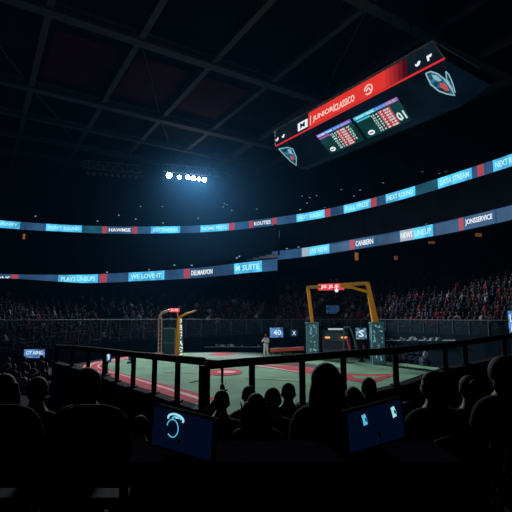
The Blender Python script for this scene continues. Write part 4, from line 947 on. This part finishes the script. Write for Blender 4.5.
# ------------------------------------------------------------------ crowd
PAL = [mat('crowd_navy', (.014, .018, .03), .9), mat('crowd_grey', (.06, .065, .085), .9), mat('crowd_white', (.26, .26, .31), .9), mat('crowd_red', (.15, .018, .028), .9), mat('crowd_black', (.010, .011, .014), .9), mat('crowd_blue', (.02, .04, .09), .9)]
SKINS = [mat('crowd_skin', (.17, .10, .085), .8), mat('crowd_skin_deep', (.09, .05, .036), .7)]
CROWD_MATS = PAL + SKINS + [M_hair]
def crowd_person(pose):
    """low figure seated at the origin facing -Y; materials 0 top, 1 skin, 2 trousers, 3 hair"""
    mb = MB(); f = -1
    mb.tube([(0, 0, .42), (0, -.01, .56), (0, 0, .80), (0, 0, .95), (0, -.01, 1.02)], [.15, .145, .18, .15, .06], 8, 0)
    for s in (-1, 1):
        mb.tube([(s * .09, -.02, .47), (s * .11, -.42, .49), (s * .11, -.44, .22), (s * .11, -.44, .03)], [.09, .07, .055, .05], 6, 2)
        if pose == 1 and s == 1: arm = [(s * .19, 0, .93), (s * .27, -.08, 1.14), (s * .22, -.12, 1.36)]
        elif pose == 2: arm = [(s * .19, 0, .93), (s * .23, -.14, .72), (s * .05, -.30, .84)]
        else: arm = [(s * .19, 0, .93), (s * .25, -.06, .68), (s * .15, -.30, .58)]
        mb.tube(arm, [.065, .05, .04], 6, 0); mb.ball(arm[-1], .048, 6, 4, 1)
    mb.ball((0, -.02, 1.14), (.085, .1, .12), 8, 6, 1); mb.ball((0, .012, 1.17), (.092, .10, .112), 8, 6, 3)
    return mb
CP = [crowd_person(k) for k in range(3)]
rc = random.Random(11); spots = []
for j in range(NROW):
    a = 2.0 + (j % 2) * .3
    while a < WALL.L - 6:
        a += .62 + rc.uniform(-.04, .1)
        p, nn = WALL.at(a, .25 + j * DD + .52); z = zb(a) + (j + 1) * rise(a)
        px = p.x / max(p.y, .1) * FPX / 1.0097 + 256
        if p.y < 4 or (abs(px - 332.5) < 9 and 47.5 < p.y < 53.5) or px < -260 or px > 800: continue
        fill = .82 if px > 200 else .70
        if rc.random() > fill or abs((a % 14.0) - 7) < .7: continue
        ztop = z + .1; d = math.hypot(p.x, p.y)
        r_ = rc.random(); col = 0 if r_ < .36 else 4 if r_ < .68 else 1 if r_ < .79 else 2 if r_ < .88 else 3 if r_ < .95 else 5
        near_red = 410 < px < 520 and j < 11
        if near_red and rc.random() < .10: col = 3
        spots.append(dict(p=p, z=z, rz=math.atan2(nn.y, nn.x) - math.pi / 2 + rc.uniform(-.25, .25), col=col, skin=0 if rc.random() < .7 else 1, leg=rc.choice((0, 4, 1)), pose=rc.choice((0, 0, 0, 2, 2, 1)), px=px, d=d, vis=0 < px < 512))
vis = sorted([s for s in spots if s['vis'] and s['px'] > 385], key=lambda s: s['d'])[:230]
chosen = set(id(s) for s in vis)
NAMES = ['navy', 'grey', 'white', 'red', 'black', 'blue']; cache = {}
def indiv(s, label, group):
    k = (s['pose'], s['col'], s['skin'], s['leg'])
    if k not in cache:
        o = CP[s['pose']].build('person', [PAL[s['col']], SKINS[s['skin']], PAL[s['leg']], M_hair], smooth=True); cache[k] = o.data
    else:
        o = bpy.data.objects.new('person', cache[k]); C.objects.link(o)
    o.location = (s['p'].x, s['p'].y, s['z'] - .42 + .02 if s.get('bench') else s['z'] - .40); o.rotation_euler = (0, 0, s['rz']); tag(o, label, 'person', group); return o
PO = ['with lowered hands', 'with one arm raised', 'with hands together']
for s in vis:
    s['z'] += .0
    indiv(s, 'person in a %s top %s seated in the right stand' % (NAMES[s['col']], PO[s['pose']]), 'people in %s tops %s in the right stand' % (NAMES[s['col']], PO[s['pose']]))
V = []; Fc = []; MI = []
off = 0
for s in spots:
    if id(s) in chosen: continue
    mb = CP[s['pose']]; v = np.array([tuple(x) for x in mb.v]); c, sn = math.cos(s['rz']), math.sin(s['rz'])
    v = np.stack([v[:, 0] * c - v[:, 1] * sn + s['p'].x, v[:, 0] * sn + v[:, 1] * c + s['p'].y, v[:, 2] + s['z'] - .40], 1); V.append(v)
    Fc += [tuple(i + off for i in f) for f in mb.f]; mp = (s['col'], 6 + s['skin'], s['leg'], 8); MI += [mp[m] for m in mb.mi]; off += len(v)
me = bpy.data.meshes.new('crowd'); me.from_pydata(np.concatenate(V).tolist(), [], Fc)
for m in CROWD_MATS: me.materials.append(m)
me.polygons.foreach_set('material_index', MI); me.update()
co = bpy.data.objects.new('crowd', me); C.objects.link(co); tag(co, 'dense crowd of seated people filling the rest of the lower stand', 'crowd', kind='stuff')
print('CROWD', len(spots), len(vis))

# low seats at far left with a small crowd behind the railing
mb = MB(); B0 = Vector((-9.6, 15.2, 0))
for k in range(4): mb.box((-8.9 - .66 * k, 17.5 + .53 * k, (.3 + .22 * k) / 2), (4.4, .86, .3 + .22 * k), .9)
struct(mb, 'side_bleacher_floor', M_bowl, 'low dark bleacher at far left beyond the railing', 'stand')
k = 0
for row in range(4):
    for i in range(6):
        if rc.random() < .18: continue
        c = Vector((-8.9 - .66 * row, 17.5 + .53 * row, .3 + .22 * row)) + Vector((math.cos(.9), math.sin(.9), 0)) * (-1.8 + .72 * i + rc.uniform(-.08, .08))
        s = dict(p=c, z=c.z, rz=.9 + rc.uniform(-.3, .3), col=rc.choice((0, 1, 2, 1, 4)), skin=0, leg=4, pose=rc.choice((0, 2, 0)))
        indiv(s, 'person in a %s top %s on the far left bleacher' % (NAMES[s['col']], PO[s['pose']]), 'people in %s tops %s on the left bleacher' % (NAMES[s['col']], PO[s['pose']]))
# benches with players along the right wall
def bench(pa, pb, label, n, h0, plab, grp, Z=0.0, cols=(2, 2, 1, 5)):
    d = (pb - pa); L = d.length; d = d.normalized(); nn = Vector((-d.y, d.x, 0)); nn = nn if nn.y > 0 else -nn
    root = empty('bench', label, 'bench', (pa.x, pa.y, Z)); o = root.location
    mb = MB(); mb.bar(pa - o + Vector((0, 0, .345 - pa.z + Z)), pb - o + Vector((0, 0, .345 - pb.z + Z)), .34, .05); mb.build('seat_plank', mat('bench_wood', (.10, .09, .09), .7), root)
    m = max(2, int(L / 2) + 1)
    for i in range(m): p = pa.lerp(pb, i / (m - 1)); mb = MB(); mb.bar((p.x - o.x, p.y - o.y, 0), (p.x - o.x, p.y - o.y, .33), .06, .3); mb.build('leg', M_black, root)
    for i in range(n):
        p = pa.lerp(pb, (i + .5) / n + rc.uniform(-.1, .1) / n); c = rc.choice(cols)
        s = dict(p=p, z=Z + .42, rz=math.atan2(nn.y, nn.x) - math.pi / 2, col=c, skin=0, leg=c, pose=rc.choice((0, 2)), bench=True)
        indiv(s, plab % (NAMES[c], PO[s['pose']]), grp % (NAMES[c], PO[s['pose']]))
g0, g1 = WALL.at(WALL.s_of_px(392), -.9)[0], WALL.at(WALL.s_of_px(437), -.9)[0]
bench(g0, g1, 'long bench along the foot of the right field wall', 8, 0, 'person in %s %s on the long right bench', 'people in %s %s on the right bench')
g0, g1 = WALL.at(WALL.s_of_px(359), -.75)[0], WALL.at(WALL.s_of_px(371), -.75)[0]
bench(g0, g1, 'short bench at the wall between the truck and the right pillar', 2, 0, 'person in %s %s on the short bench by the pillar', 'people in %s %s on the short bench')
# bullpen ledge on the wall: a pale shelf line with people behind it
for p0, p1, py, lab, kk in ((388, 458, 340.5, 'long pale ledge on the navy field wall at right', 12), (205, 262, 347, 'pale ledge low on the field wall left of the person in white', 0)):
    mb = MB(); a0, a1 = WALL.s_of_px(p0), WALL.s_of_px(p1); n = 24
    root = empty('wall_ledge', lab, 'ledge'); pts = []; hh = 0
    for i in range(n + 1):
        q, _ = WALL.at(a0 + (a1 - a0) * i / n, -.3); pts.append(Vector((q.x, q.y, at_y(p0 + (p1 - p0) * i / n, py, q.y).z)))
    mb.tube(pts, .045, 6); mb.build('ledge', mat('ledge_pale', (.30, .34, .38), .6), root)
    rr = random.Random(p0)
    for i in range(14):
        q = pts[0].lerp(pts[-1], 0); f = rr.random() * (n - 1); i0 = int(f); q = pts[i0].lerp(pts[i0 + 1], f - i0); mb = MB(); hh = rr.uniform(.12, .26); q = q + Vector((0, 0, .05 + hh / 2)); mb.box(q, (rr.uniform(.1, .3), .16, hh), rr.uniform(-.4, .4))
        o = mb.build('equipment_box', mat('kit_white', (.55, .57, .6), .7) if rr.random() < .6 else mat('kit_grey', (.2, .24, .28), .7)); o.location = (0, 0, 0)
        o.data.transform(Matrix.Translation(-q)); o.location = q
        tag(o, 'small pale box on the ' + ('long ledge at right' if p0 > 300 else 'low ledge left of the white uniform'), 'box', 'boxes on the ' + ('right ledge' if p0 > 300 else 'left ledge'))
